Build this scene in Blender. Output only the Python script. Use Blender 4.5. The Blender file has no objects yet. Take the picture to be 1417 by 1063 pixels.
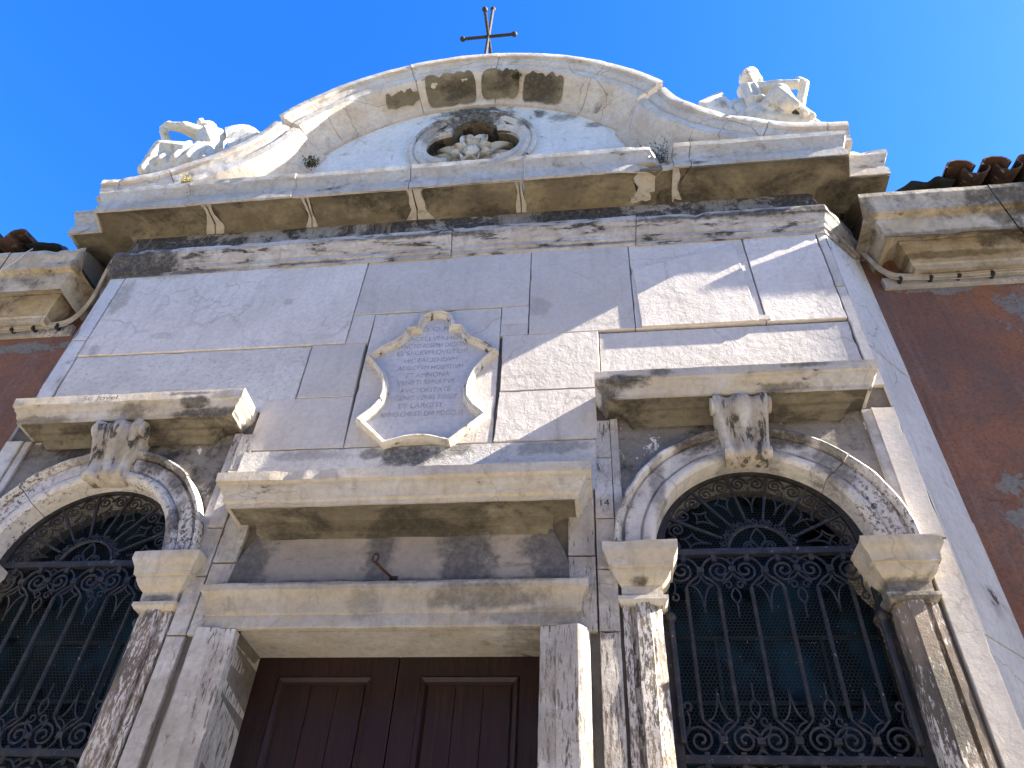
import bpy, bmesh, math, random
from mathutils import Vector, Matrix, noise
from mathutils.geometry import tessellate_polygon
R = math.radians
PI = math.pi
random.seed(7)
scene = bpy.context.scene
COL = scene.collection

# ------------------------------------------------------------------ camera
cam_d = bpy.data.cameras.new('camera')
cam = bpy.data.objects.new('camera', cam_d)
COL.objects.link(cam)
cam_d.sensor_width = 36.0
cam_d.lens = 36.0 * 1064 / 1417
cam_d.clip_start = 0.05
cam_d.clip_end = 500
YAW, PITCH, ROLL = R(8.95223), R(43.64136), R(3.64034)
cf = Vector((-math.sin(YAW) * math.cos(PITCH), math.cos(YAW) * math.cos(PITCH), math.sin(PITCH)))
r0 = Vector((math.cos(YAW), math.sin(YAW), 0))
u0 = r0.cross(cf)
cr = r0 * math.cos(ROLL) + u0 * math.sin(ROLL)
cu = -r0 * math.sin(ROLL) + u0 * math.cos(ROLL)
cam.matrix_world = Matrix(((cr.x, cu.x, -cf.x, 1.26), (cr.y, cu.y, -cf.y, -4.0), (cr.z, cu.z, -cf.z, 1.6), (0, 0, 0, 1)))
scene.camera = cam

# ------------------------------------------------------------------ sky and sun
TO_SUN = Vector((11.8, -1.0, 8.1)).normalized()
SUN_EL = math.asin(TO_SUN.z)
SUN_AZ = math.atan2(TO_SUN.x, TO_SUN.y)
world = bpy.data.worlds.new('World')
scene.world = world
world.use_nodes = True
wn = world.node_tree.nodes
wl = world.node_tree.links
wn.clear()
sky = wn.new('ShaderNodeTexSky')
sky.sky_type = 'NISHITA'
sky.sun_disc = False
sky.sun_elevation = SUN_EL
sky.sun_rotation = SUN_AZ
sky.air_density = 1.0
sky.dust_density = 0.3
sky.ozone_density = 3.0
hs = wn.new('ShaderNodeHueSaturation')
hs.inputs['Saturation'].default_value = 1.35
hs.inputs['Hue'].default_value = 0.514
bg = wn.new('ShaderNodeBackground')
bg.inputs['Strength'].default_value = 0.05
wo = wn.new('ShaderNodeOutputWorld')
wl.new(sky.outputs[0], hs.inputs['Color'])
wl.new(hs.outputs[0], bg.inputs['Color'])
wl.new(bg.outputs[0], wo.inputs['Surface'])
sun_d = bpy.data.lights.new('sun', 'SUN')
sun_d.energy = 4.0
sun_d.angle = R(0.5)
sun_d.color = (1.0, 0.91, 0.76)
sun = bpy.data.objects.new('sun', sun_d)
COL.objects.link(sun)
sun.rotation_euler = TO_SUN.to_track_quat('Z', 'Y').to_euler()
sun.location = TO_SUN * 60
scene.view_settings.view_transform = 'Standard'
scene.view_settings.look = 'None'
scene.view_settings.exposure = 3.37
scene.view_settings.gamma = 1.0
scene.cycles.max_bounces = 8
scene.cycles.diffuse_bounces = 5


# ------------------------------------------------------------------ node helpers
class NT:
    def __init__(self, name):
        self.m = bpy.data.materials.new(name)
        self.m.use_nodes = True
        self.t = self.m.node_tree
        self.t.nodes.clear()
        self.out = self.t.nodes.new('ShaderNodeOutputMaterial')
        self.b = self.t.nodes.new('ShaderNodeBsdfPrincipled')
        self.t.links.new(self.b.outputs[0], self.out.inputs[0])
        tc = self.t.nodes.new('ShaderNodeTexCoord')
        self.co = tc.outputs['Object']

    def link(self, a, b):
        self.t.links.new(a, b)

    def setv(self, sock, v):
        if hasattr(v, 'is_output') or isinstance(v, bpy.types.NodeSocket):
            self.link(v, sock)
        elif isinstance(v, (tuple, list)) and len(v) == 3 and sock.type == 'RGBA':
            sock.default_value = (*v, 1)
        else:
            sock.default_value = v

    def mapping(self, scale=(1, 1, 1), loc=(0, 0, 0), rot=(0, 0, 0), src=None):
        n = self.t.nodes.new('ShaderNodeMapping')
        n.inputs['Scale'].default_value = scale
        n.inputs['Location'].default_value = loc
        n.inputs['Rotation'].default_value = rot
        self.link(src or self.co, n.inputs['Vector'])
        return n.outputs[0]

    def noise(self, scale, detail=6, rough=0.6, vec=None, dist=0.0, out=0):
        n = self.t.nodes.new('ShaderNodeTexNoise')
        n.inputs['Scale'].default_value = scale
        n.inputs['Detail'].default_value = detail
        n.inputs['Roughness'].default_value = rough
        n.inputs['Distortion'].default_value = dist
        self.link(vec or self.co, n.inputs['Vector'])
        return n.outputs[out]

    def vor(self, scale, vec=None, feature='DISTANCE_TO_EDGE', out='Distance'):
        n = self.t.nodes.new('ShaderNodeTexVoronoi')
        n.feature = feature
        n.inputs['Scale'].default_value = scale
        self.link(vec or self.co, n.inputs['Vector'])
        return n.outputs[out]

    def ramp(self, f, a, b, lo=0.0, hi=1.0):
        n = self.t.nodes.new('ShaderNodeMapRange')
        n.clamp = True
        n.interpolation_type = 'SMOOTHSTEP'
        self.setv(n.inputs[0], f)
        n.inputs[1].default_value = a
        n.inputs[2].default_value = b
        n.inputs[3].default_value = lo
        n.inputs[4].default_value = hi
        return n.outputs[0]

    def math(self, op, a, b=0.0):
        n = self.t.nodes.new('ShaderNodeMath')
        n.operation = op
        self.setv(n.inputs[0], a)
        self.setv(n.inputs[1], b)
        return n.outputs[0]

    def mix(self, f, a, b):
        n = self.t.nodes.new('ShaderNodeMix')
        n.data_type = 'RGBA'
        self.setv(n.inputs[0], f)
        self.setv(n.inputs[6], a)
        self.setv(n.inputs[7], b)
        return n.outputs[2]

    def warp(self, amt, scale, vec=None):
        v = vec or self.co
        nz = self.noise(scale, 4, 0.6, v, out=1)
        n = self.t.nodes.new('ShaderNodeVectorMath')
        n.operation = 'MULTIPLY_ADD'
        self.link(nz, n.inputs[0])
        n.inputs[1].default_value = (amt, amt, amt)
        self.link(v, n.inputs[2])
        return n.outputs[0]

    def bump(self, h, strength, dist=0.01, prev=None):
        n = self.t.nodes.new('ShaderNodeBump')
        n.inputs['Strength'].default_value = strength
        n.inputs['Distance'].default_value = dist
        self.link(h, n.inputs['Height'])
        if prev:
            self.link(prev, n.inputs['Normal'])
        return n.outputs[0]

    def done(self, color, rough=0.8, normal=None, metal=0.0, spec=0.25):
        self.setv(self.b.inputs['Base Color'], color)
        self.setv(self.b.inputs['Roughness'], rough)
        self.b.inputs['Metallic'].default_value = metal
        self.b.inputs['Specular IOR Level'].default_value = spec
        if normal:
            self.link(normal, self.b.inputs['Normal'])
        return self.m


def thr(cov):
    return 0.5 + (0.5 - cov) * 0.42


def stone(name, base=(.56, .55, .54), alt=(.44, .43, .42), cream=None, cream_cov=0.5, soot=0.0, soot_col=(.035, .032, .03),
          soot_scale=3.0, soot_str=(1, 1, 1), hard=0.02, soot2=0.0, soot2_scale=22, soot2_str=(1, 1, .3), streak=0.25,
          crack=0.25, crack_scale=2.2, bump=0.35, coarse=0.4, pits=0.0, white=0.0, seed=0.0, vein=0.0, stains=(), stain_col=(.045, .04, .035), vary=0.0):
    n = NT(name)
    world_co = n.co
    oi = n.t.nodes.new('ShaderNodeObjectInfo')
    rnd_ = oi.outputs['Random']
    if vary:
        va = n.t.nodes.new('ShaderNodeVectorMath')
        va.operation = 'ADD'
        cb = n.t.nodes.new('ShaderNodeCombineXYZ')
        n.link(n.math('MULTIPLY', rnd_, 17.0), cb.inputs[0])
        n.link(n.math('MULTIPLY', rnd_, 31.0), cb.inputs[2])
        n.link(n.co, va.inputs[0])
        n.link(cb.outputs[0], va.inputs[1])
        n.co = va.outputs[0]
    n.co = n.mapping(loc=(seed * 3.1, seed * 1.7, seed * 2.3))
    c = n.mix(n.ramp(n.noise(1.7, 5, .65), .35, .66), base, alt)
    if vary:
        c = n.mix(n.math('MULTIPLY', rnd_, vary), c, tuple(v * .68 for v in alt))
    if cream:
        f = n.ramp(n.noise(2.4, 8, .66, n.mapping((1, 1, 1.7), (4, 2, 7))), thr(cream_cov) - .16, thr(cream_cov) + .16)
        c = n.mix(f, c, cream)
    mott = n.noise(26, 8, .7)
    c = n.mix(n.ramp(mott, .38, .72, 0, .42), c, tuple(v * .62 for v in alt))
    if streak:
        s = n.noise(3.2, 6, .65, n.mapping((3.4, 3.4, .32), (1, 5, 3)))
        c = n.mix(n.ramp(s, .5, .72, 0, streak), c, (.16, .145, .13))
    if vein:
        w = n.warp(.5, 1.6)
        v = n.vor(1.1, w)
        vm = n.ramp(n.noise(1.1, 3, .5, n.mapping(loc=(3, 9, 5))), .42, .6)
        c = n.mix(n.math('MULTIPLY', n.ramp(v, 0, .022, vein * 2.4, 0), vm), c, (.24, .21, .17))
    if white:
        s = n.noise(7, 9, .7, n.mapping((1, 1, .6), (9, 3, 1)))
        c = n.mix(n.ramp(s, thr(white) - .015, thr(white) + .015), c, (.66, .64, .63))
    if soot:
        s = n.noise(soot_scale, 10, .68, n.mapping(soot_str, (2, 7, 5)), .3)
        t = thr(soot)
        f = n.ramp(s, t - hard, t + hard)
        f = n.math('MULTIPLY', f, n.ramp(mott, .3, .6, .75, 1))
        c = n.mix(f, c, soot_col)
        c = n.mix(n.math('MULTIPLY', n.ramp(s, t - .12, t, 0, .4), n.math('SUBTRACT', 1.0, f)), c, (.2, .17, .13))
    if soot2:
        s = n.noise(soot2_scale, 9, .72, n.mapping(soot2_str, (5, 1, 2)), .2)
        big = n.noise(2.0, 4, .6, n.mapping((1, 1, .5), (3, 3, 3)))
        s = n.math('ADD', s, n.ramp(big, .35, .65, -.08, .08))
        t = thr(soot2)
        f = n.ramp(s, t - .035, t + .035)
        c = n.mix(f, c, n.mix(n.ramp(n.noise(5, 5, .6, n.mapping((1, 1, .4))), .38, .62), (.19, .15, .118), (.085, .075, .066)))
    if stains:
        sp = n.t.nodes.new('ShaderNodeSeparateXYZ')
        n.link(world_co, sp.inputs[0])
        edge = n.math('MULTIPLY', n.math('SUBTRACT', n.noise(7, 9, .68, n.mapping(loc=(6, 2, 4))), .5), 2.6)
        tot = None
        for (x, z, rx, rz, k) in stains:
            dx = n.math('DIVIDE', n.math('SUBTRACT', sp.outputs[0], x), rx)
            dz = n.math('DIVIDE', n.math('SUBTRACT', sp.outputs[2], z), rz)
            d = n.math('SQRT', n.math('ADD', n.math('MULTIPLY', dx, dx), n.math('MULTIPLY', dz, dz)))
            f = n.ramp(n.math('ADD', d, edge), .55, 1.25, k, 0)
            tot = f if tot is None else n.math('MAXIMUM', tot, f)
        tot = n.math('MULTIPLY', tot, n.ramp(mott, .3, .62, .7, 1))
        c = n.mix(tot, c, stain_col)
    nrm = None
    h = n.noise(11, 10, .68)
    nrm = n.bump(h, coarse, .03)
    h2 = n.noise(95, 5, .7)
    nrm = n.bump(h2, bump, .006, nrm)
    if pits:
        p = n.noise(30, 4, .55, n.mapping((1, 1, 1.4)), .8)
        pf = n.ramp(p, .55, .66, 0, 1)
        c = n.mix(n.math('MULTIPLY', pf, pits * .55), c, tuple(v * .45 for v in alt))
        nrm = n.bump(n.math('SUBTRACT', 1.0, pf), pits, .012, nrm)
    if crack:
        w = n.warp(.22, 3.0)
        v = n.vor(crack_scale, w)
        msk = n.ramp(n.noise(1.6, 3, .5, n.mapping(loc=(8, 8, 2))), .46, .58)
        f = n.math('MULTIPLY', n.ramp(v, .002, .011, 1, 0), msk)
        c = n.mix(n.math('MULTIPLY', f, crack * 2.2), c, (.1, .085, .07))
    return n.done(c, .85, nrm)


# ------------------------------------------------------------------ mesh helpers
class MB:
    def __init__(self):
        self.v = []
        self.f = []

    def add(self, verts, faces):
        o = len(self.v)
        self.v += [tuple(p) for p in verts]
        self.f += [tuple(i + o for i in f) for f in faces]

    def box(self, x0, x1, y0, y1, z0, z1):
        P = [(x0, y0, z0), (x1, y0, z0), (x1, y1, z0), (x0, y1, z0), (x0, y0, z1), (x1, y0, z1), (x1, y1, z1), (x0, y1, z1)]
        self.add(P, [(0, 3, 2, 1), (4, 5, 6, 7), (0, 1, 5, 4), (1, 2, 6, 5), (2, 3, 7, 6), (3, 0, 4, 7)])

    def prism(self, outline, y0, y1, holes=()):
        """outline and holes are (x, z) loops; y0 is the front, y1 the back"""
        loops = [list(outline)] + [list(h) for h in holes]
        flat = [p for l in loops for p in l]
        tris = tessellate_polygon([[Vector((p[0], p[1], 0)) for p in l] for l in loops])
        n = len(flat)
        V = [(p[0], y0, p[1]) for p in flat] + [(p[0], y1, p[1]) for p in flat]
        F = []
        for t in tris:
            a, b, c = [Vector(flat[i]) for i in t]
            s = (b - a).cross(c - a)
            tt = t if s > 0 else t[::-1]
            F.append(tuple(tt))
            F.append(tuple(i + n for i in tt[::-1]))
        o = 0
        for li, l in enumerate(loops):
            m = len(l)
            area = sum(l[i][0] * l[(i + 1) % m][1] - l[(i + 1) % m][0] * l[i][1] for i in range(m))
            ccw = area > 0
            if li > 0:
                ccw = not ccw
            for i in range(m):
                a, b = o + i, o + (i + 1) % m
                F.append((a, a + n, b + n, b) if ccw else (b, b + n, a + n, a))
            o += m
        self.add(V, F)

    def tube(self, pts, r, sides=6, closed=False, flat=None):
        pts = [Vector(p) for p in pts]
        n = len(pts)
        if n < 2:
            return
        rs = r if isinstance(r, (list, tuple)) else [r] * n
        V, F = [], []
        ref = Vector((0, 1, 0))
        for i, p in enumerate(pts):
            t = (pts[(i + 1) % n] - pts[i - 1]) if closed else (pts[min(i + 1, n - 1)] - pts[max(i - 1, 0)])
            if t.length < 1e-9:
                t = Vector((0, 0, 1))
            t.normalize()
            a = ref - t * ref.dot(t)
            if a.length < 1e-3:
                a = Vector((1, 0, 0)) - t * t.x
            a.normalize()
            b = t.cross(a)
            for k in range(sides):
                w = 2 * PI * (k + .5) / sides
                d = a * math.cos(w) * (flat or 1.0) + b * math.sin(w)
                V.append(p + d * rs[i])
        segs = n if closed else n - 1
        for i in range(segs):
            j = (i + 1) % n
            for k in range(sides):
                k2 = (k + 1) % sides
                F.append((i * sides + k, i * sides + k2, j * sides + k2, j * sides + k))
        if not closed:
            F.append(tuple(range(sides))[::-1])
            F.append(tuple((n - 1) * sides + k for k in range(sides)))
        self.add(V, F)

    def ball(self, c, r, u=10, w=6, s=(1, 1, 1)):
        c = Vector(c)
        V = [c + Vector((0, 0, r * s[2]))]
        for i in range(1, w):
            t = PI * i / w
            for k in range(u):
                a = 2 * PI * k / u
                V.append(c + Vector((r * s[0] * math.sin(t) * math.cos(a), r * s[1] * math.sin(t) * math.sin(a), r * s[2] * math.cos(t))))
        V.append(c - Vector((0, 0, r * s[2])))
        F = [(0, 1 + k, 1 + (k + 1) % u) for k in range(u)]
        for i in range(w - 2):
            for k in range(u):
                a = 1 + i * u + k
                b = 1 + i * u + (k + 1) % u
                F.append((a, a + u, b + u, b))
        L = len(V) - 1
        F += [(L, 1 + (w - 2) * u + (k + 1) % u, 1 + (w - 2) * u + k) for k in range(u)]
        self.add(V, F)

    def capsule(self, p0, r0_, p1, r1_, u=12):
        p0, p1 = Vector(p0), Vector(p1)
        d = p1 - p0
        if d.length < 1e-5:
            self.ball(p0, max(r0_, r1_), u, 8)
            return
        d.normalize()
        a = d.orthogonal().normalized()
        b = d.cross(a)
        V, F = [], []
        rings = []
        for i in range(5):
            t = PI / 2 * (i + .3) / 5
            rings.append((p0 - d * r0_ * math.cos(t), r0_ * math.sin(t)))
        for i in range(5):
            t = PI / 2 * (4.7 - i) / 5
            rings.append((p1 + d * r1_ * math.cos(t), r1_ * math.sin(t)))
        for c, r in rings:
            for k in range(u):
                w = 2 * PI * k / u
                V.append(c + (a * math.cos(w) + b * math.sin(w)) * r)
        for i in range(len(rings) - 1):
            for k in range(u):
                k2 = (k + 1) % u
                F.append((i * u + k, i * u + k2, (i + 1) * u + k2, (i + 1) * u + k))
        F.append(tuple(range(u))[::-1])
        F.append(tuple((len(rings) - 1) * u + k for k in range(u)))
        self.add(V, F)

    def sweep(self, prof, path, step=0.05, jit=0.004, chip=0.02, seed=0.0, joints=(), yoff=0.0, fine=0.03, caps=True, zmin=None):
        """run the profile (p outward, z) along a plan path (x, y); outward is the right-hand side; mitred corners"""
        P = []
        for a, b in zip(prof[:-1], prof[1:]):
            L = math.hypot(b[0] - a[0], b[1] - a[1])
            m = max(1, int(L / fine))
            for i in range(m):
                P.append((a[0] + (b[0] - a[0]) * i / m, a[1] + (b[1] - a[1]) * i / m))
        P.append(prof[-1])
        pts = [Vector(q) for q in path]
        N = []
        for a, b in zip(pts[:-1], pts[1:]):
            d = (b - a).normalized()
            N.append(Vector((d.y, -d.x)))
        st = []
        for i, (a, b) in enumerate(zip(pts[:-1], pts[1:])):
            def mit(k):
                if k == 0:
                    return N[0]
                if k == len(pts) - 1:
                    return N[-1]
                m = N[k - 1] + N[k]
                return m / (1 + N[k - 1].dot(N[k]))
            na, nb = mit(i), mit(i + 1)
            L = (b - a).length
            m = max(1, int(L / step))
            for k in range(m + (1 if i == len(pts) - 2 else 0)):
                t = k / m
                st.append((a.lerp(b, t), na.lerp(nb, t) if m < 2 or True else N[i], N[i], k == 0 or t == 1))
        # mitre offsets must be measured at the ends only: inside a run use true offset of the two end points
        np_ = len(P)
        rows = []
        run = []
        for i, (a, b) in enumerate(zip(pts[:-1], pts[1:])):
            na = N[0] if i == 0 else (N[i - 1] + N[i]) / (1 + N[i - 1].dot(N[i]))
            nb = N[-1] if i == len(pts) - 2 else (N[i] + N[i + 1]) / (1 + N[i].dot(N[i + 1]))
            L = (b - a).length
            ts = [k / max(1, int(L / step)) for k in range(max(1, int(L / step)))]
            if i == len(pts) - 2:
                ts.append(1.0)
            if abs(N[i].y + 1) < 1e-3 and joints:
                for jx in joints:
                    t = (jx - a.x) / (b.x - a.x)
                    if 0 < t < 1:
                        ts = [q for q in ts if abs(q - t) * L > .012]
                        ts += [t - .0035 / L, t + .0035 / L]
                ts.sort()
            for t in ts:
                run.append((a, b, na, nb, t, N[i]))
        pmax = max(q[0] for q in P)
        block = 0
        V, F, brk = [], [], []
        for idx, (a, b, na, nb, t, nn) in enumerate(run):
            base = a.lerp(b, t)
            blk = 0
            for jx in joints:
                if base.x > jx:
                    blk += 1
            rnd = random.Random(int(seed * 100) + blk * 17 + 3)
            dp = rnd.uniform(-.006, .006) if joints else 0
            dz = rnd.uniform(-.011, .011) if joints else 0
            for p, z in P:
                pos = (a + na * p).lerp(b + nb * p, t)
                q = Vector((pos.x * 1.0, pos.y + seed, z))
                nz = noise.noise(q * 6) * .3 + noise.noise(q * 19) * .4
                c = max(0.0, noise.noise(q * 3.1 + Vector((5, 1, 2))) + .5 * noise.noise(q * 11) - .35) * chip * 2
                e = 0 if p < .012 else 1
                hi = 1.0 if abs(p - pmax) < .03 else .35
                off = (nz * jit - c * hi) * e + dp * e
                zz = z + (noise.noise(q * 7 + Vector((9, 9, 9))) * jit * .8 - (c * .5 if z == P[-1][1] or z == P[-2][1] else 0)) * e + dz * e
                if zmin is not None:
                    zz = max(zz, zmin)
                V.append((pos.x + nn.x * off, pos.y + nn.y * off + yoff, zz))
            brk.append(blk)
        for i in range(len(run) - 1):
            if brk[i] != brk[i + 1]:
                # close the two block ends, leave the open joint
                F.append(tuple(i * np_ + k for k in range(np_)))
                F.append(tuple((i + 1) * np_ + k for k in range(np_))[::-1])
                continue
            for k in range(np_ - 1):
                F.append((i * np_ + k, (i + 1) * np_ + k, (i + 1) * np_ + k + 1, i * np_ + k + 1))
        if caps:
            F.append(tuple(range(np_))[::-1])
            F.append(tuple((len(run) - 1) * np_ + k for k in range(np_)))
        self.add(V, F)

    def sweep_curve(self, prof, curve, jit=0.004, chip=0.015, seed=0.0, joints=(), y0=0.0, zmin=None, closed=False):
        """profile (n inward from the outer line, p towards the viewer) along a curve of (x, z, nx, nz) with unit inward normals"""
        P = []
        for a, b in zip(prof[:-1], prof[1:]):
            L = math.hypot(b[0] - a[0], b[1] - a[1])
            m = max(1, int(L / .035))
            for i in range(m):
                P.append((a[0] + (b[0] - a[0]) * i / m, a[1] + (b[1] - a[1]) * i / m))
        P.append(prof[-1])
        np_ = len(P)
        V, F = [], []
        if joints:
            c2, j2 = [], []
            for i, q in enumerate(curve):
                c2.append(q)
                if i in joints:
                    j2.append(len(c2) - 1)
                    d = math.hypot(curve[i + 1][0] - q[0], curve[i + 1][1] - q[1])
                    f = min(.5, .006 / d)
                    c2.append(tuple(u + (v - u) * f for u, v in zip(q, curve[i + 1])))
            curve, joints = c2, tuple(j2)
        for i, (x, z, nx, nz) in enumerate(curve):
            blk = sum(1 for j in joints if i > j)
            rnd = random.Random(int(seed * 100) + blk * 31 + 5)
            dp = rnd.uniform(-.005, .005) if joints else 0
            dn = rnd.uniform(-.005, .005) if joints else 0
            for n_, p in P:
                q = Vector((x + nx * n_, y0 - p + seed, z + nz * n_))
                w = noise.noise(q * 6) * .3 + noise.noise(q * 19) * .4
                c = max(0.0, noise.noise(q * 3.1 + Vector((5, 1, 2))) + .5 * noise.noise(q * 11) - .35) * chip * 2
                e = 0 if p < .012 else 1
                pp = p + (w * jit - c * (1.0 if n_ < .05 else .35) + dp) * e
                m = n_ + (noise.noise(q * 7 + Vector((9, 9, 9))) * jit + dn) * e + (c * .6 * e if n_ < .03 else 0)
                zz = z + nz * m
                if zmin is not None:
                    zz = max(zz, zmin)
                V.append((x + nx * m, y0 - pp, zz))
        n = len(curve)
        for i in range(n if closed else n - 1):
            j = (i + 1) % n
            if i in joints:
                F.append(tuple(i * np_ + k for k in range(np_)))
                F.append(tuple(j * np_ + k for k in range(np_))[::-1])
                continue
            for k in range(np_ - 1):
                F.append((i * np_ + k, i * np_ + k + 1, j * np_ + k + 1, j * np_ + k))
        if not closed:
            F.append(tuple(range(np_)))
            F.append(tuple((n - 1) * np_ + k for k in range(np_))[::-1])
        self.add(V, F)

    def build(self, name, mat, parent=None, smooth=False, angle=35, fixn=True):
        me = bpy.data.meshes.new(name)
        me.from_pydata(self.v, [], self.f)
        me.update()
        if fixn:
            bm = bmesh.new()
            bm.from_mesh(me)
            bmesh.ops.recalc_face_normals(bm, faces=bm.faces)
            if smooth:
                for e in bm.edges:
                    if len(e.link_faces) == 2:
                        e.smooth = e.calc_face_angle(0) < R(angle)
            bm.to_mesh(me)
            bm.free()
        if smooth:
            me.polygons.foreach_set('use_smooth', [True] * len(me.polygons))
        me.materials.append(mat)
        o = bpy.data.objects.new(name, me)
        COL.objects.link(o)
        if parent:
            o.parent = parent
        return o


def thing(name, label, cat, loc=(0, 0, 0), group=None):
    o = bpy.data.objects.new(name, None)
    COL.objects.link(o)
    o.location = loc
    o['label'] = label
    o['category'] = cat
    if group:
        o['group'] = group
    return o


def tag(o, label, cat, group=None):
    o['label'] = label
    o['category'] = cat
    if group:
        o['group'] = group
    return o


def copy_tree(o, parent=None, offset=None):
    c = o.copy()
    COL.objects.link(c)
    c.parent = parent
    if offset is not None:
        c.location = c.location + Vector(offset)
    for ch in list(o.children):
        copy_tree(ch, c)
    return c


# ------------------------------------------------------------------ materials
M = {}
M['slab'] = stone('marble_slab', (.61, .56, .515), (.515, .47, .425), streak=.22, crack=.1, crack_scale=1.5, bump=.5, coarse=.45, vein=.16, seed=0, vary=.55,
                  stains=[(-2.95, 6.75, .10, .22, .6), (-2.9, 6.05, .05, .1, .5), (-2.35, 6.2, .12, .05, .35), (-1.35, 6.55, .05, .06, .5), (-2.6, 7.05, .3, .07, .5), (.80, 6.30, .10, .13, .45), (2.0, 7.06, .7, .035, .6)], stain_col=(.22, .2, .165))
M['slab_rough'] = stone('pitted_slab', (.56, .53, .49), (.47, .445, .41), streak=.1, crack=.1, bump=.4, coarse=.5, pits=.42, seed=1,
                        stains=[(-.05, 4.82, .27, .10, .9), (-.30, 4.84, .12, .05, .7), (.28, 4.86, .12, .06, .7), (-.75, 4.86, .3, .05, .4), (.9, 4.85, .25, .06, .5)])  # patches below the plaque mix soot with its painted shadow
M['slab_grey'] = stone('grey_slab', (.54, .495, .455), (.47, .43, .39), streak=.15, crack=.05, bump=.35, coarse=.3, seed=2, vary=.6)
M['mortar'] = stone('mortar', (.16, .14, .12), (.1, .09, .08), crack=0)
LEDGE_ST = [(1.42, 5.22, .17, .05, .95), (1.30, 5.12, .1, .1, .9), (1.68, 5.27, .08, .04, .8), (2.62, 5.28, .14, .03, .7), (2.45, 5.13, .2, .04, .7), (-1.62, 5.2, .12, .05, .95), (-1.66, 5.27, .2, .02, .7), (-1.5, 5.12, .3, .05, .9), (-2.1, 5.16, .14, .07, .7), (-2.8, 5.12, .3, .03, .6), (-1.45, 3.78, .1, .03, .8), (1.44, 3.84, .06, .03, .9), (2.85, 3.80, .2, .05, .8), (2.9, 3.72, .2, .04, .9)]
M['cream'] = stone('cream_moulding', (.43, .365, .26), (.39, .345, .29), cream=(.45, .43, .41), cream_cov=.4, soot=.12, soot_scale=6, soot_str=(1, 1, 2), streak=.35, crack=.15, bump=.4, coarse=.3, seed=3, stains=LEDGE_ST)  # warm light bounced from the ground is painted into this yellowish tone
M['cream_soffit'] = stone('crust_shade_soffit', (.15, .128, .09), (.09, .078, .058), cream=(.25, .215, .155), cream_cov=.3, soot=.5, soot_scale=4, soot_str=(.6, 1, 1), soot_col=(.05, .043, .033), hard=.09, streak=.3, crack=.1, bump=.5, coarse=.5, seed=23)  # crust, plus underside shade painted in against the strong ground bounce
M['cornice'] = stone('cornice_stone', (.40, .345, .275), (.33, .295, .245), cream=(.43, .415, .395), cream_cov=.42, soot=.2, soot_scale=3.8, soot_str=(1, 1, 2.2), soot_col=(.07, .06, .045), hard=.04, streak=.4, crack=.2, bump=.4, coarse=.35, seed=4)
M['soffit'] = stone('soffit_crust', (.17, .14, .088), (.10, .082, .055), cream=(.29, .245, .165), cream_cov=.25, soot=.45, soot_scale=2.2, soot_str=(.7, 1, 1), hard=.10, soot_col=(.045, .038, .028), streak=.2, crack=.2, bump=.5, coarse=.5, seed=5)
M['frieze'] = stone('sooty_frieze', (.34, .32, .31), (.2, .185, .18), soot=.58, soot_scale=2.6, hard=.03, soot_col=(.035, .032, .032), soot2=.32, soot2_str=(1.5, 1, .25), streak=.5, crack=.2, seed=6)
M['architrave'] = stone('architrave_stone', (.39, .345, .295), (.31, .28, .245), cream=(.47, .455, .445), cream_cov=.4, soot=.3, soot_scale=4.5, soot_str=(.8, 1, 3.4), hard=.04, streak=.4, crack=.15, seed=7,
                        stains=[(-2.95, 7.15, .5, .2, 1), (-2.4, 7.05, .4, .03, .8), (2.75, 7.26, .9, .04, .95), (1.9, 7.26, .3, .03, .8), (-.2, 7.25, .9, .025, .8), (-1.2, 7.06, .4, .02, .7), (1.2, 7.07, .6, .015, .7), (3.4, 7.2, .2, .2, .6)])
M['pediment'] = stone('pediment_stone', (.43, .37, .315), (.37, .325, .285), cream=(.46, .45, .44), cream_cov=.38, soot=.12, soot_scale=3.2, soot_col=(.09, .08, .065), hard=.04, streak=.3, crack=.3, bump=.35, coarse=.3, seed=8)
M['tympanum'] = stone('tympanum_stone', (.55, .55, .555), (.47, .47, .475), soot=.1, soot_scale=6, streak=.15, crack=.15, bump=.35, seed=9,
                      stains=[(.0, 9.66, .42, .26, 1), (.75, 9.55, .07, .1, .9), (1.0, 9.42, .15, .08, .6), (-.42, 9.4, .06, .15, .6), (1.4, 9.2, .2, .06, .7), (-1.75, 8.35, .2, .15, .6)], stain_col=(.035, .033, .035))
M['oculus'] = stone('oculus_stone', (.50, .49, .48), (.4, .37, .34), soot=.2, soot_scale=4, hard=.03, streak=.3, crack=.1, bump=.4, seed=10, stains=[(.0, 9.55, .40, .40, 1), (-.45, 9.2, .12, .2, .6), (.62, 9.3, .1, .14, .7)], stain_col=(.035, .033, .033))
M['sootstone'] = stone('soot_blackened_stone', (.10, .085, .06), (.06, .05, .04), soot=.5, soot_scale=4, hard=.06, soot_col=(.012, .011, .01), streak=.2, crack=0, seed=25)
M['flaked'] = stone('flaked_marble', (.56, .53, .51), (.46, .42, .39), soot2=.62, soot2_scale=42, soot2_str=(1.5, 1.5, .4), streak=.55, crack=.1, bump=.7, coarse=.6, seed=11)
M['jamb'] = stone('jamb_stone', (.40, .37, .34), (.29, .265, .24), cream=(.54, .52, .51), cream_cov=.36, soot=.08, soot2=.28, soot2_scale=38, soot2_str=(1.6, 1.6, .25), streak=.6, crack=.15, bump=.45, coarse=.4, seed=12)
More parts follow.
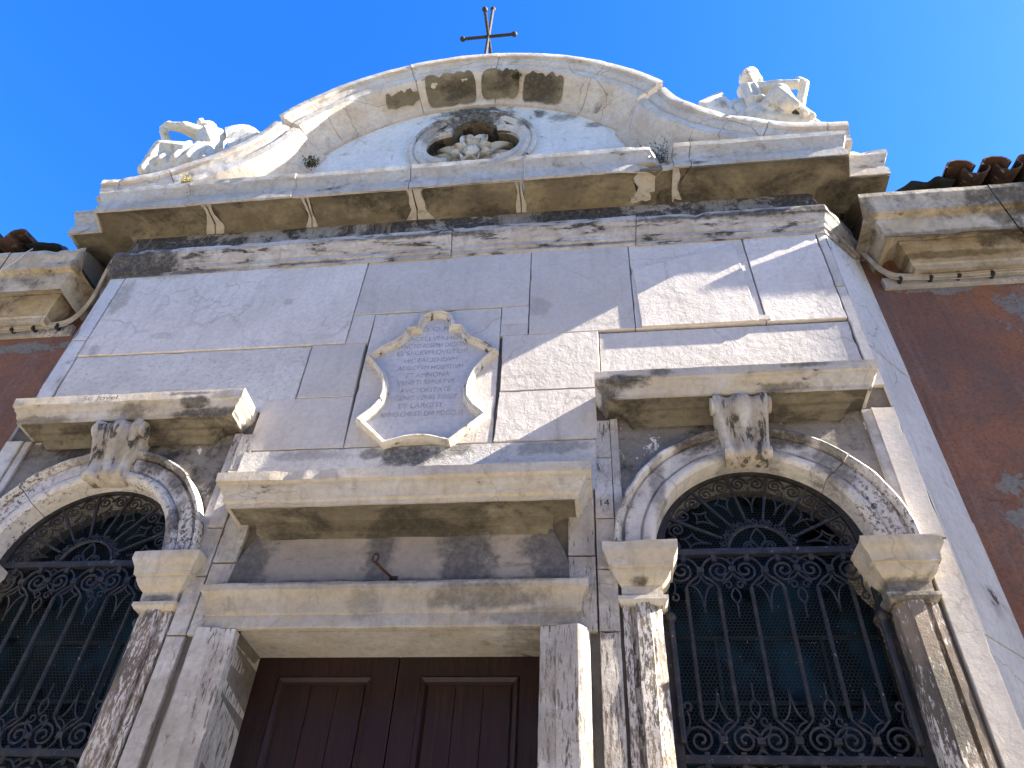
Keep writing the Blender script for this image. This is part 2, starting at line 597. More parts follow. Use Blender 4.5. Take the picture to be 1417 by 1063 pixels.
M['arch'] = stone('archivolt_stone', (.56, .535, .52), (.45, .425, .40), soot=.16, soot_scale=4, hard=.04, soot2=.27, soot2_scale=40, soot2_str=(1, 1, .8), streak=.2, crack=.2, bump=.6, coarse=.55, seed=13,
                  stains=[(1.88, 4.83, .22, .10, .95), (2.42, 4.84, .18, .11, .95), (2.68, 4.62, .14, .2, .75), (-1.86, 4.84, .16, .12, .95), (-1.62, 4.68, .10, .14, .8), (-1.55, 4.28, .05, .2, .8), (-2.42, 4.86, .12, .05, .6), (1.6, 4.5, .05, .25, .6), (1.36, 4.45, .04, .3, .7), (2.17, 4.70, .5, .05, .5)], stain_col=(.055, .045, .038))
M['spandrel'] = stone('spandrel_stone', (.25, .23, .21), (.17, .155, .14), soot=.4, soot_scale=2.6, hard=.06, soot_col=(.05, .045, .04), streak=.3, crack=.1, bump=.7, coarse=.6, pits=.5, white=.2, seed=14)
FR_ST = [(-.13, 4.05, .10, .5, .9), (.42, 4.05, .17, .5, .95), (-.98, 4.0, .18, .3, .95), (.95, 4.05, .17, .3, .95), (.1, 3.86, 1.2, .03, .7)]
M['doorfrieze'] = stone('door_frieze_stone', (.30, .255, .215), (.235, .205, .18), soot=.15, soot_scale=8, soot_str=(.35, 1, 1.6), hard=.05, soot_col=(.10, .09, .085), streak=.1, crack=.05, bump=.3, coarse=.25, seed=15, stains=FR_ST, stain_col=(.07, .067, .07))
M['lintel'] = stone('lintel_stone', (.36, .31, .235), (.29, .26, .225), cream=(.38, .36, .345), cream_cov=.45, soot=.1, streak=.45, crack=.1, bump=.4, coarse=.3, seed=24, stains=[(.55, 3.74, .4, .08, .75), (-.15, 3.72, .1, .1, .5), (.9, 3.62, .35, .06, .6), (0, 3.83, 1.3, .02, .7)], stain_col=(.09, .08, .07))
M['keystone'] = stone('keystone_stone', (.40, .335, .25), (.34, .30, .25), cream=(.52, .50, .48), cream_cov=.36, soot=.34, soot_scale=9, soot_str=(1.6, 1, .4), soot_col=(.05, .045, .04), streak=.6, crack=.05, bump=.4, seed=16)
M['splay'] = stone('splay_stone', (.53, .52, .51), (.45, .44, .43), soot=.04, streak=.3, crack=.25, bump=.35, coarse=.3, seed=17)
M['statue'] = stone('statue_marble', (.52, .495, .45), (.40, .375, .335), soot=.24, soot_scale=7, soot_str=(1.3, 1, .6), hard=.06, soot_col=(.17, .15, .125), streak=.15, crack=0, bump=.4, coarse=.4, seed=18)
M['wingcornice'] = stone('wing_cornice_stone', (.40, .325, .22), (.33, .275, .195), cream=(.47, .43, .375), cream_cov=.4, soot=.2, soot_scale=3, soot_col=(.10, .085, .06), hard=.06, streak=.4, crack=.2, bump=.45, coarse=.45, seed=19,
                         stains=[(5.3, 7.3, 1.05, .4, 1), (4.55, 7.08, .12, .1, .8), (-4.6, 7.0, .35, .12, .8), (-5.2, 7.3, .6, .2, .7), (4.2, 6.95, .7, .04, .7), (3.55, 7.1, .07, .25, .7), (-3.5, 7.1, .09, .25, .8)], stain_col=(.075, .06, .04))
M['plaque'] = stone('plaque_stone', (.47, .46, .47), (.42, .41, .42), streak=.1, crack=.1, bump=.25, coarse=.2, seed=20)
M['plaqueframe'] = stone('plaque_frame_stone', (.50, .48, .45), (.43, .41, .375), cream=(.46, .39, .29), cream_cov=.33, soot=.26, soot_scale=12, streak=.2, crack=.1, bump=.4, coarse=.35, seed=21)


def plaster():
    n = NT('red_plaster')
    a = n.noise(1.1, 9, .72)
    c = n.mix(n.ramp(a, .36, .64), (.17, .085, .058), (.245, .115, .07))
    c = n.mix(n.ramp(n.noise(2.6, 10, .75, n.mapping((1, 1, .6), (3, 1, 2))), .44, .66, 0, .8), c, (.13, .092, .078))
    c = n.mix(n.ramp(n.noise(.8, 6, .65, n.mapping(loc=(2.2, 0, 1.5))), .5, .68, 0, .8), c, (.29, .115, .045))
    # rain streaks and rubbed, faded areas
    c = n.mix(n.ramp(n.noise(2.2, 8, .7, n.mapping((2.6, 2.6, .22), (5, 5, 1))), .52, .7, 0, .55), c, (.25, .17, .145))
    c = n.mix(n.ramp(n.noise(2.5, 8, .7, n.mapping((3.6, 3.6, .2), (1, 8, 1))), .56, .7, 0, .5), c, (.07, .05, .043))
    # spots where the render has fallen off to grey mortar
    p = n.noise(6, 10, .68, n.mapping(loc=(7.7, 2, 3.4)))
    sp = n.t.nodes.new('ShaderNodeSeparateXYZ')
    n.link(n.co, sp.inputs[0])
    best = None
    for x, z, rx, rz in ((3.93, 4.5, .11, .2), (4.72, 6.5, .22, .2), (4.1, 6.73, .5, .05), (-4.3, 6.6, .5, .06), (-5.3, 5.6, .3, .2), (4.9, 3.2, .3, .2)):
        dx = n.math('DIVIDE', n.math('SUBTRACT', sp.outputs[0], x), rx)
        dz = n.math('DIVIDE', n.math('SUBTRACT', sp.outputs[2], z), rz)
        d = n.math('SQRT', n.math('ADD', n.math('MULTIPLY', dx, dx), n.math('MULTIPLY', dz, dz)))
        best = d if best is None else n.math('MINIMUM', best, d)
    p = n.math('ADD', n.math('SUBTRACT', p, n.math('MULTIPLY', best, .16)), .26)
    c = n.mix(n.ramp(p, .595, .61), c, (.2, .185, .165))
    c = n.mix(n.ramp(n.noise(38, 7, .75), .4, .7, 0, .55), c, (.075, .045, .036))
    w = n.warp(.35, 2.4)
    v = n.vor(.9, w)
    vm = n.ramp(n.noise(1.0, 3, .5, n.mapping(loc=(1, 2, 9))), .5, .6)
    c = n.mix(n.math('MULTIPLY', n.ramp(v, .001, .008, .8, 0), vm), c, (.04, .028, .024))
    nb = n.bump(n.noise(6, 10, .72), .6, .04)
    nb = n.bump(n.ramp(p, .595, .61, 1, 0), .6, .012, nb)
    nb = n.bump(n.noise(70, 6, .75), .5, .008, nb)
    return n.done(c, .92, nb, spec=.15)


M['plaster'] = plaster()


def wood():
    n = NT('dark_door_wood')
    g = n.noise(5, 8, .65, n.mapping((9, 9, .5)))
    c = n.mix(n.ramp(g, .3, .7), (.009, .0026, .0026), (.020, .0052, .0038))
    c = n.mix(n.ramp(n.noise(2.2, 5, .6), .5, .7, 0, .6), c, (.007, .005, .005))
    nb = n.bump(n.noise(14, 6, .6, n.mapping((6, 6, .4))), .25, .01)
    return n.done(c, n.ramp(g, .3, .7, .42, .62), nb, spec=.4)


M['wood'] = wood()


def iron(name='wrought_iron', a=(.018, .019, .025), b=(.045, .04, .038), rough=.55):
    n = NT(name)
    c = n.mix(n.ramp(n.noise(14, 7, .7), .45, .68), a, b)
    c = n.mix(n.ramp(n.noise(40, 5, .7), .64, .7), c, (.3, .29, .28))
    nb = n.bump(n.noise(90, 4, .7), .4, .004)
    return n.done(c, rough, nb, metal=.25, spec=.4)


M['iron'] = iron()
M['rust'] = iron('rusty_iron', (.035, .016, .01), (.09, .04, .022), .75)
M['darkiron'] = iron('dark_rusted_iron', (.012, .009, .009), (.035, .02, .014), .7)
M['mesh'] = iron('galvanised_wire', (.018, .03, .033), (.03, .042, .043), .6)


def pane():
    n = NT('dark_window_glass')
    f = n.noise(2.6, 4, .5, n.mapping((1.6, 1, 1)))
    c = n.mix(n.ramp(f, .45, .66), (.0012, .002, .0035), (.005, .024, .046))
    return n.done(c, .3, None, spec=.12)


M['pane'] = pane()
M['sash'] = iron('window_sash', (.006, .011, .014), (.010, .018, .022), .6)


def terracotta():
    n = NT('terracotta_tile')
    c = n.mix(n.ramp(n.noise(3.5, 6, .65), .35, .65), (.105, .05, .033), (.06, .038, .028))
    c = n.mix(n.ramp(n.noise(8, 8, .7, n.mapping(loc=(3, 3, 3))), .5, .62, 0, .85), c, (.03, .026, .023))
    c = n.mix(n.ramp(n.noise(19, 7, .7, n.mapping(loc=(1, 6, 3))), .6, .66, 0, .7), c, (.3, .28, .22))
    nb = n.bump(n.noise(30, 7, .7), .5, .01)
    return n.done(c, .9, nb)


M['tile'] = terracotta()


def simple(name, a, b, scale=6, rough=.7, bump=.3, metal=0.0):
    n = NT(name)
    c = n.mix(n.ramp(n.noise(scale, 7, .65), .35, .68), a, b)
    return n.done(c, rough, n.bump(n.noise(scale * 6, 5, .7), bump, .008), metal=metal)


M['lead'] = simple('lead_sheet', (.03, .036, .032), (.07, .078, .07), 5, .6, .35)
M['cable'] = simple('grey_cable', (.34, .31, .27), (.22, .2, .17), 9, .6, .2)
M['black'] = simple('black_clip', (.02, .02, .02), (.035, .033, .03), 9, .6, .2)
M['letter'] = simple('worn_lettering', (.21, .205, .21), (.37, .365, .37), 30, .9, .1)
M['scrawl'] = simple('faded_paint_marks', (.13, .095, .06), (.2, .15, .1), 40, .9, .1)
M['leaf'] = simple('weed_leaf', (.022, .03, .011), (.045, .045, .018), 9, .8, .2)
M['dry'] = simple('dry_stalk', (.07, .055, .03), (.1, .08, .05), 9, .8, .2)
M['lichen'] = simple('yellow_lichen', (.16, .12, .02), (.11, .1, .03), 20, .9, .3)
M['ground'] = stone('paving_stone', (.40, .375, .33), (.34, .32, .28), streak=0, crack=.2, crack_scale=1.1, bump=.4)
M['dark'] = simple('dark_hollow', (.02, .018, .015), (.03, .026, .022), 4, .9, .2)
M['rope'] = simple('pale_rope', (.5, .46, .38), (.4, .36, .3), 9, .8, .2)

# ------------------------------------------------------------------ ground
g = MB()
g.add([(-60, -60, 0), (60, -60, 0), (60, 60, 0), (-60, 60, 0)], [(0, 1, 2, 3)])
go = g.build('ground', M['ground'])
go['kind'] = 'structure'

# house across the street (out of frame): it closes the street in front of the chapel
m = MB()
m.prism([(-22, 0), (22, 0), (22, 8.5), (-22, 8.5)], -8.9, -8.5, [[(x, 4.6), (x + 1, 4.6), (x + 1, 6.6), (x, 6.6)] for x in range(-20, 20, 3)])
oh = thing('opposite_house', 'long plastered house across the street facing the chapel', 'house', (0, -8.9, 0))
o = m.build('wall', stone('pale_plaster', (.38, .33, .26), (.31, .27, .22), crack=0), oh)
o.location = (0, 8.9, 0)
m = MB()
for x in range(-20, 20, 3):
    m.box(x, x + 1, -8.84, -8.8, 4.6, 6.6)
o = m.build('shutters', stone('green_shutter', (.03, .05, .035), (.04, .05, .04), crack=0), oh)
o.location = (0, 8.9, 0)

m = MB()
m.box(7.5, 18, -.38, 7, 0, 9.6)
nh = thing('neighbour_house', 'taller plastered house further along the street to the right', 'house', (7.5, -.38, 0))
o = m.build('wall', stone('grey_plaster', (.30, .26, .21), (.24, .2, .17), crack=0), nh)
o.location = (-7.5, .38, 0)

m = MB()  # added tower, out of view, keeping sun off the left door jamb
m.box(16.0, 17.3, -2.7, -1.42, 0, 15.2)
m.add([(15.9, -2.8, 15.2), (17.4, -2.8, 15.2), (17.4, -1.40, 15.2), (15.9, -1.40, 15.2), (16.65, -2.1, 16.4)], [(0, 1, 2, 3), (0, 1, 4), (1, 2, 4), (2, 3, 4), (3, 0, 4)])
bt = thing('sun_block_tower', 'made-up slender brick tower, unseen, blocking sun from the left of the door', 'tower', (16, -1.4, 0))
o = m.build('shaft', stone('old_brick', (.30, .16, .11), (.22, .12, .09), crack=0), bt)
o.location = (-16, 1.4, 0)

# ------------------------------------------------------------------ the chapel
chapel = thing('chapel', 'white marble chapel front with curved broken pediment, arched grilled windows and dark door', 'chapel')
XW = 2.17      # window axis
ZS = 4.07      # springing of the arches
RI, RO = .62, .86
HW = 3.18      # half width of the front


def arc(cx, cz, r, a0, a1, n):
    return [(cx + r * math.cos(R(a0 + (a1 - a0) * i / n)), cz + r * math.sin(R(a0 + (a1 - a0) * i / n))) for i in range(n + 1)]


# backing wall with door and window openings
def opening(cx):
    return [(cx - RI, 0.02)] + [(cx - RI, ZS)] + arc(cx, ZS, RI, 180, 0, 28)[1:-1] + [(cx + RI, ZS), (cx + RI, .02)]


RB = RI + .025
w = MB()
outer = [(-HW, 0), (-XW - RB, 0)] + [(-XW - RB, ZS)] + arc(-XW, ZS, RB, 180, 0, 28)[1:-1] + [(-XW + RB, ZS), (-XW + RB, 0), (-.88, 0), (-.88, 3.61), (.88, 3.61), (.88, 0),
         (XW - RB, 0), (XW - RB, ZS)] + arc(XW, ZS, RB, 180, 0, 28)[1:-1] + [(XW + RB, ZS), (XW + RB, 0), (HW, 0), (HW, 8.0), (-HW, 8.0)]
w.prism(outer, .03, .62)
w.build('backing_wall', M['mortar'], chapel)
for s in (-1, 1):    # the splayed corners
    q = [(s * 3.178, .0), (s * 3.55, .372), (s * 3.55, .9), (s * 3.178, .9)]
    zz = [0, 1.9, 3.52, 4.43, 5.69, 7.9]
    for a, b in zip(zz[:-1], zz[1:]):
        o = random.uniform(-.004, .004)
        V = [(x + s * o, y - o, a + .003) for x, y in q] + [(x + s * o, y - o, b - .003) for x, y in q]
        w = MB()
        w.add(V, [(0, 1, 2, 3), (4, 5, 6, 7), (0, 1, 5, 4), (1, 2, 6, 5), (2, 3, 7, 6), (3, 0, 4, 7)])
        w.build('splayed_corner', M['splay'], chapel)


m = MB()
m.box(-3.15, 3.15, .66, 5.5, 0, 7.9)
m.build('nave', M['mortar'], chapel)


# facing slabs of the upper wall
def slab(mb, pts, d=0.0, t=.06, gap=.002):
    """slab from (x, z) corners with slightly worn, chipped edges; d = how far it stands proud"""
    c = Vector((sum(p[0] for p in pts) / len(pts), sum(p[1] for p in pts) / len(pts)))
    ins = [Vector((p[0] + math.copysign(gap, c.x - p[0]), p[1] + math.copysign(gap, c.y - p[1]))) for p in pts]
    L = []
    n = len(ins)
    for i in range(n):
        a, b = ins[i], ins[(i + 1) % n]
        ln = (b - a).length
        m = max(1, int(ln / .035))
        dr = (b - a) / max(ln, 1e-6)
        nr = Vector((-dr.y, dr.x))
        if nr.dot(c - a) < 0:
            nr = -nr
        for k in range(m):
            p = a.lerp(b, k / m)
            q = Vector((p.x * 5 + d * 99, p.y * 5, i * 3.3))
            w = abs(noise.noise(q * 2)) * .003 + max(0, noise.noise(q) - .38) * .045 + max(0, noise.noise(q * 4) - .4) * .02
            if k == 0:
                w = abs(w) * .6
            L.append((p, nr, w))
    V, F = [], []
    for p, nr, w in L:
        v = p + nr * (.003 + w)
        V.append((v.x, -d, v.y))
    for p, nr, w in L:
        v = p + nr * w * .5
        V.append((v.x, -d + .004 + w * .4, v.y))
    for p, nr, w in L:
        V.append((p.x, t, p.y))
    n = len(L)
    tris = tessellate_polygon([[Vector((v[0], v[2], 0)) for v in V[:n]]])
    F = [tuple(tr) for tr in tris]
    for i in range(n):
        j = (i + 1) % n
        F.append((i, n + i, n + j, j))
        F.append((n + i, 2 * n + i, 2 * n + j, n + j))
    mb.add(V, F)


def slab_part(L, pts, d=0.0):
    q = MB()
    slab(q, pts, d)
    L.append(q)


ZT, ZM, ZB = 7.06, 5.985, 4.92
A = []
slab_part(A, [(-3.03, ZM + .015), (-.732, ZM + .005), (-.728, ZT), (-3.03, ZT)], .006)
slab_part(A, [(.734, ZM), (1.553, ZM), (1.555, ZT), (.728, ZT)], .004)
slab_part(A, [(1.555, ZM), (2.52, ZM), (2.50, ZT), (1.557, ZT)], .002)
slab_part(A, [(2.525, ZM), (3.10, ZM), (3.10, ZT), (2.505, ZT)], .006)
[q.build('facing_slab', M['slab'], chapel) for q in A]
A = []      # the proud patch with a raised margin on the right
slab_part(A, [(1.60, 5.99), (2.47, 5.99), (2.43, 6.95), (1.575, 6.70)], .018)
slab_part(A, [(2.45, 6.0), (2.56, 6.0), (2.56, 6.06), (2.45, 6.06)], .016)
[q.build('proud_slab', M['slab'], chapel) for q in A]
A = []
slab_part(A, [(-.728, 6.33), (.728, 6.33), (.728, ZT), (-.724, ZT)], .003)
slab_part(A, [(-.73, ZM), (-.545, ZM), (-.54, 6.33), (-.728, 6.33)], .001)
slab_part(A, [(.51, ZM + .13), (.73, ZM + .13), (.73, 6.33), (.51, 6.33)], .001)
slab_part(A, [(.51, ZM), (.73, ZM), (.73, ZM + .13), (.51, ZM + .13)], .0)
slab_part(A, [(-.992, 5.41), (-.552, 5.41), (-.56, ZM), (-.998, ZM)], .003)
slab_part(A, [(-1.24, ZB), (-.53, ZB), (-.55, 5.41), (-1.24, 5.41)], .001)
[q.build('grey_slab', M['slab_grey'], chapel) for q in A]
A = []
slab_part(A, [(.545, 5.39), (1.27, 5.39), (1.27, ZM), (.53, ZM)], .004)
slab_part(A, [(.525, ZB), (1.235, ZB), (1.235, 5.39), (.54, 5.39)], .002)
slab_part(A, [(1.275, 5.30), (3.10, 5.30), (3.10, ZM - .025), (1.275, ZM - .02)], -.008)
slab_part(A, [(1.24, 5.30), (1.272, 5.30), (1.27, 5.74), (1.24, 5.74)], .0)
slab_part(A, [(-.53, ZB), (.52, ZB), (.508, 6.325), (-.54, 6.325)], -.002)
slab_part(A, [(3.106, 5.30), (3.178, 5.30), (3.178, 6.35), (3.106, 6.35)], .001)
slab_part(A, [(3.106, 6.36), (3.178, 6.36), (3.178, ZT), (3.106, ZT)], .003)
slab_part(A, [(3.03, 4.1), (3.178, 4.1), (3.178, 5.10), (3.03, 5.10)], .002)
slab_part(A, [(3.03, .0), (3.178, .0), (3.178, 4.09), (3.03, 4.09)], .004)
[q.build('pale_slab', M['slab'], chapel) for q in A]
A = []
slab_part(A, [(-3.03, 5.30), (-1.0, 5.30), (-1.002, ZM + .0), (-3.03, ZM + .01)], -.004)
slab_part(A, [(-1.0, 5.30), (-.998, 5.41), (-1.24, 5.41), (-1.24, 5.30)], -.004)
slab_part(A, [(-1.25, 4.50), (1.22, 4.50), (1.22, ZB - .01), (-1.25, ZB - .01)], .006)
[q.build('pitted_slab', M['slab_rough'], chapel) for q in A]
A = []
slab_part(A, [(-3.178, 5.30), (-3.04, 5.30), (-3.04, 6.2), (-3.178, 6.2)], .002)
slab_part(A, [(-3.178, 6.21), (-3.04, 6.21), (-3.04, ZT), (-3.178, ZT)], .004)
slab_part(A, [(-3.178, .0), (-3.04, .0), (-3.04, 5.1), (-3.178, 5.1)], .002)
[q.build('corner_slab', M['splay'], chapel) for q in A]

# door surround masonry left and right (between door and windows) and the window bays
for s in (-1, 1):
    A = []
    def sx(a, b):
        return (a, b) if s > 0 else (-b, -a)
    # narrow wall strip between door frame and window bay, in courses
    for z0, z1 in ((0, 3.545), (3.55, 3.93), (3.935, 4.28), (4.285, 4.75), (4.755, 5.08)):
        x0, x1 = sx(1.20, 1.318)
        slab_part(A, [(x0, z0), (x1, z0), (x1, z1), (x0, z1)], .004 + random.uniform(-.003, .003))
    for z0, z1 in ((3.55, 4.02), (4.03, 4.49)):
        x0, x1 = sx(1.03, 1.195)
        slab_part(A, [(x0, z0), (x1, z0), (x1, z1), (x0, z1)], .002 + random.uniform(-.003, .003))
    [q.build('wall_strip', M['jamb'], chapel) for q in A]


# window bays
def window_bay(cx):
    s = 1 if cx > 0 else -1
    # spandrel plate
    m = MB()
    zt = 5.09
    loop = [(cx - .85, ZS)] + arc(cx, ZS, RO - .04, 180, 0, 32) + [(cx + .86, ZS), (cx + .86, zt), (cx - .85, zt)]
    m.prism(loop, .022, .05)
    m.build('spandrel', M['spandrel'], chapel)
    # raised margin around the spandrel
    for q0, q1 in ((cx - .85, cx - .80), (cx + .80, cx + .86)):
        m = MB()
        m.box(q0, q1, .004, .05, ZS, zt)
        m.build('spandrel_margin', M['jamb'], chapel)
    # archivolt
    m = MB()
    crv = []
    for i in range(61):
        t = R(180 - 180 * i / 60)
        crv.append((cx + RO * math.cos(t), ZS + RO * math.sin(t), -math.cos(t), -math.sin(t)))
    prof = [(0, -.01), (0, .055), (.012, .062), (.03, .055), (.038, .03), (.042, .006), (.055, .004), (.062, .024), (.15, .02), (.158, .006), (.166, .02), (.175, .035), (.20, .042), (.222, .036), (.238, .02), (.24, -.03), (.24, -.33), (.21, -.33)]
    m.sweep_curve(prof, crv, jit=.006, chip=.012, seed=cx, joints=(14, 45))
    m.build('archivolt', M['arch'], chapel, True)
    # ledge on top
    m = MB()
    prof = [(0, 5.125), (.165, 5.125), (.17, 5.108), (.19, 5.105), (.192, 5.13), (.205, 5.145), (.21, 5.175), (.235, 5.2), (.238, 5.215), (.25, 5.225), (.252, 5.298), (0, 5.305)]
    ov = .25
    x0, x1 = cx - (.94 if s > 0 else .875) + ov, cx + (.895 if s > 0 else .905) - ov
    m.sweep(prof, [(x0, .06), (x0, 0), (x1, 0), (x1, .06)], seed=cx, jit=.005, chip=.022)
    lg = m.build('window_ledge', M['cream'], chapel, True)
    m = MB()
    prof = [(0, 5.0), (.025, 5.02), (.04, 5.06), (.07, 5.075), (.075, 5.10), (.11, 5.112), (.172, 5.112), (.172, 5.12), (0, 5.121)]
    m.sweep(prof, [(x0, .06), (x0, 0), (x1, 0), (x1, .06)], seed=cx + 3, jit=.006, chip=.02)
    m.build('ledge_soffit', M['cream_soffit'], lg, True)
    # keystone: a scrolled console under the ledge
    m = MB()
    kz = [(5.10, .175), (5.075, .19), (5.04, .195), (5.0, .185), (4.955, .165), (4.90, .14), (4.84, .115), (4.78, .10), (4.735, .10), (4.705, .105), (4.675, .095), (4.66, .07), (4.655, .03)]
    NU = 31
    V, F = [], []
    for z, p in kz:
        hw = .13 + (z - 4.655) * .1
        for k in range(NU):
            u = -1 + 2 * k / (NU - 1)
            au = abs(u)
            rib = .024 * max(0, 1 - ((au - .86) / .14) ** 2) + .02 * max(0, 1 - ((au - .0) / .34) ** 2) - .016 * max(0, 1 - ((au - .48) / .2) ** 2)
            q = Vector((u * 3 + cx, z * 9, 1))
            V.append((cx + u * hw, -(p + rib + noise.noise(q) * .006), z))
        V.append((cx + hw, .03, z))
        V.append((cx - hw, .03, z))
    row = NU + 2
    for i in range(len(kz) - 1):
        for k in range(row):
            k2 = (k + 1) % row
            F.append((i * row + k, i * row + k2, (i + 1) * row + k2, (i + 1) * row + k))
    F.append(tuple(range(row)))
    F.append(tuple((len(kz) - 1) * row + k for k in range(row))[::-1])
    m.add(V, F)
    for e in (-1, 1):
        hw = .125 + .4 * .14
        m.tube([(cx + e * (.19), -.13, 5.045), (cx + e * .165, -.13, 5.045)], .06, 14)
        m.tube([(cx + e * (.145), -.075, 4.695), (cx + e * .12, -.075, 4.695)], .042, 14)
    m.build('keystone', M['keystone'], chapel, True, 40)
    # pilasters
    for e in (-1, 1):
        px = cx + e * .72
        pil = MB()
        i_ = -e   # towards the opening
        # plan outline of the shaft: groove, face, chamfer to the reveal
        plan = [(px + e * .115, .04), (px + e * .115, .0), (px + e * .075, -.004), (px + e * .07, .022), (px + e * .045, .022), (px + e * .04, -.018), (px - e * .035, -.02), (px - e * .04, -.008), (px - e * .055, -.006), (px - e * .10, .02), (px - e * .10, .34), (px - e * .02, .34), (px - e * .02, .045)]
        V, F = [], []
        zs = [0.0]
        while zs[-1] < 3.72:
            zs.append(min(3.72, zs[-1] + .06))
        for z in zs:
            for j, (x, y) in enumerate(plan):
                q = Vector((x * 9, y * 9 + j, z * 5))
                k = noise.noise(q) * .004 + noise.noise(q * 3.1) * .003
                V.append((x + k, y + k if y < .03 else y, z))
        n = len(plan)
        for i in range(len(zs) - 1):
            for j in range(n):
                j2 = (j + 1) % n
                F.append((i * n + j, i * n + j2, (i + 1) * n + j2, (i + 1) * n + j))
        F.append(tuple(range(n)))
        F.append(tuple((len(zs) - 1) * n + j for j in range(n)))
        pil.add(V, F)
        po = pil.build('pilaster', M['flaked'], chapel, True, 30)
        cp = MB()
        prof = [(0, 3.70), (.02, 3.705), (.035, 3.725), (.035, 3.748), (.01, 3.757), (.012, 3.82), (.04, 3.85), (.06, 3.885), (.062, 3.905), (.078, 3.91), (.085, 3.955), (.105, 3.995), (.11, 4.005), (.112, 4.055), (0, 4.06)]
        cp.sweep(prof, [(px - .105, .30), (px - .105, 0), (px + .105, 0), (px + .105, .12)], jit=.004, chip=.02, seed=px)
        cp.box(px - .10, px + .10, .0, .30, 3.70, 4.055)
        cp.build('capital', M['cream'], po, True)


for cx in (XW, -XW):
    window_bay(cx)

# door surround
m = MB()
for s in (-1, 1):
    plan = [(s * .88, .36), (s * .88, -.036), (s * .965, -.038), (s * .972, -.055), (s * 1.085, -.068), (s * 1.10, -.06), (s * 1.15, .0), (s * 1.15, .05), (s * .95, .05), (s * .95, .36)]
    V, F = [], []
    zs = [i * .07 for i in range(52)]
    zs[-1] = 3.565
    for z in zs:
        for j, (x, y) in enumerate(plan):
            q = Vector((x * 9, y * 9 + j, z * 4))
            k = noise.noise(q) * .004 + noise.noise(q * 3.3) * .003
            V.append((x + k, y + (k if y < .1 else 0), z))
    n = len(plan)
    for i in range(len(zs) - 1):
        for j in range(n):
            j2 = (j + 1) % n
            F.append((i * n + j, i * n + j2, (i + 1) * n + j2, (i + 1) * n + j))
    F.append(tuple(range(n)))
    F.append(tuple((len(zs) - 1) * n + j for j in range(n)))
    m.add(V, F)
m.build('door_jamb', M['jamb'], chapel, True, 30)
m = MB()
prof = [(0, 3.57), (.03, 3.57), (.035, 3.575), (.035, 3.65), (.043, 3.658), (.048, 3.69), (.055, 3.735), (.08, 3.775), (.092, 3.785), (.092, 3.828), (0, 3.84)]
m.sweep(prof, [(-1.06, .03), (-1.06, 0), (1.06, 0), (1.06, .03)], jit=.005, chip=.02, seed=2)
m.box(-.90, .90, .03, .37, 3.572, 3.7)
m.build('lintel', M['lintel'], chapel, True)
m = MB()    # frieze with flared ends
V, F = [], []
NX = 60
for k, (z, p, e) in enumerate([(3.83, .012, 1.04), (3.90, .012, 1.04), (4.0, .012, 1.03), (4.10, .012, .99), (4.16, .014, .955), (4.19, .02, .94), (4.21, .02, .94)]):
    for i in range(NX + 1):
        x = -e + 2 * e * i / NX
        V.append((x, -p - noise.noise(Vector((x * 3, z * 3, 4))) * .006, z))
    V.append((e, .05, z))
    V.append((-e, .05, z))
row = NX + 3
for k in range(6):
    for i in range(row):
        j = (i + 1) % row
        F.append((k * row + i, k * row + j, (k + 1) * row + j, (k + 1) * row + i))
m.add(V, F)
m.build('door_frieze', M['doorfrieze'], chapel, True)
m = MB()
prof = [(0, 4.31), (.19, 4.31), (.195, 4.292), (.215, 4.29), (.218, 4.312), (.235, 4.325), (.24, 4.36), (.262, 4.39), (.27, 4.425), (.295, 4.435), (.30, 4.502), (0, 4.512)]
m.sweep(prof, [(-.89, .06), (-.89, 0), (.89, 0), (.89, .06)], jit=.005, chip=.02, seed=3)
dc = m.build('door_cornice', M['cream'], chapel, True)
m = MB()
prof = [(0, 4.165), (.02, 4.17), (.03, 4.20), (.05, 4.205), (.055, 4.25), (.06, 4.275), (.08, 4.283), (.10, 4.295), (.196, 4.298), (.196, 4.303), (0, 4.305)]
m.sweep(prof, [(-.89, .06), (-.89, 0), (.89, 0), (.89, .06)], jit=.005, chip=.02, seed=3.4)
m.build('cornice_soffit', M['cream_soffit'], dc, True)

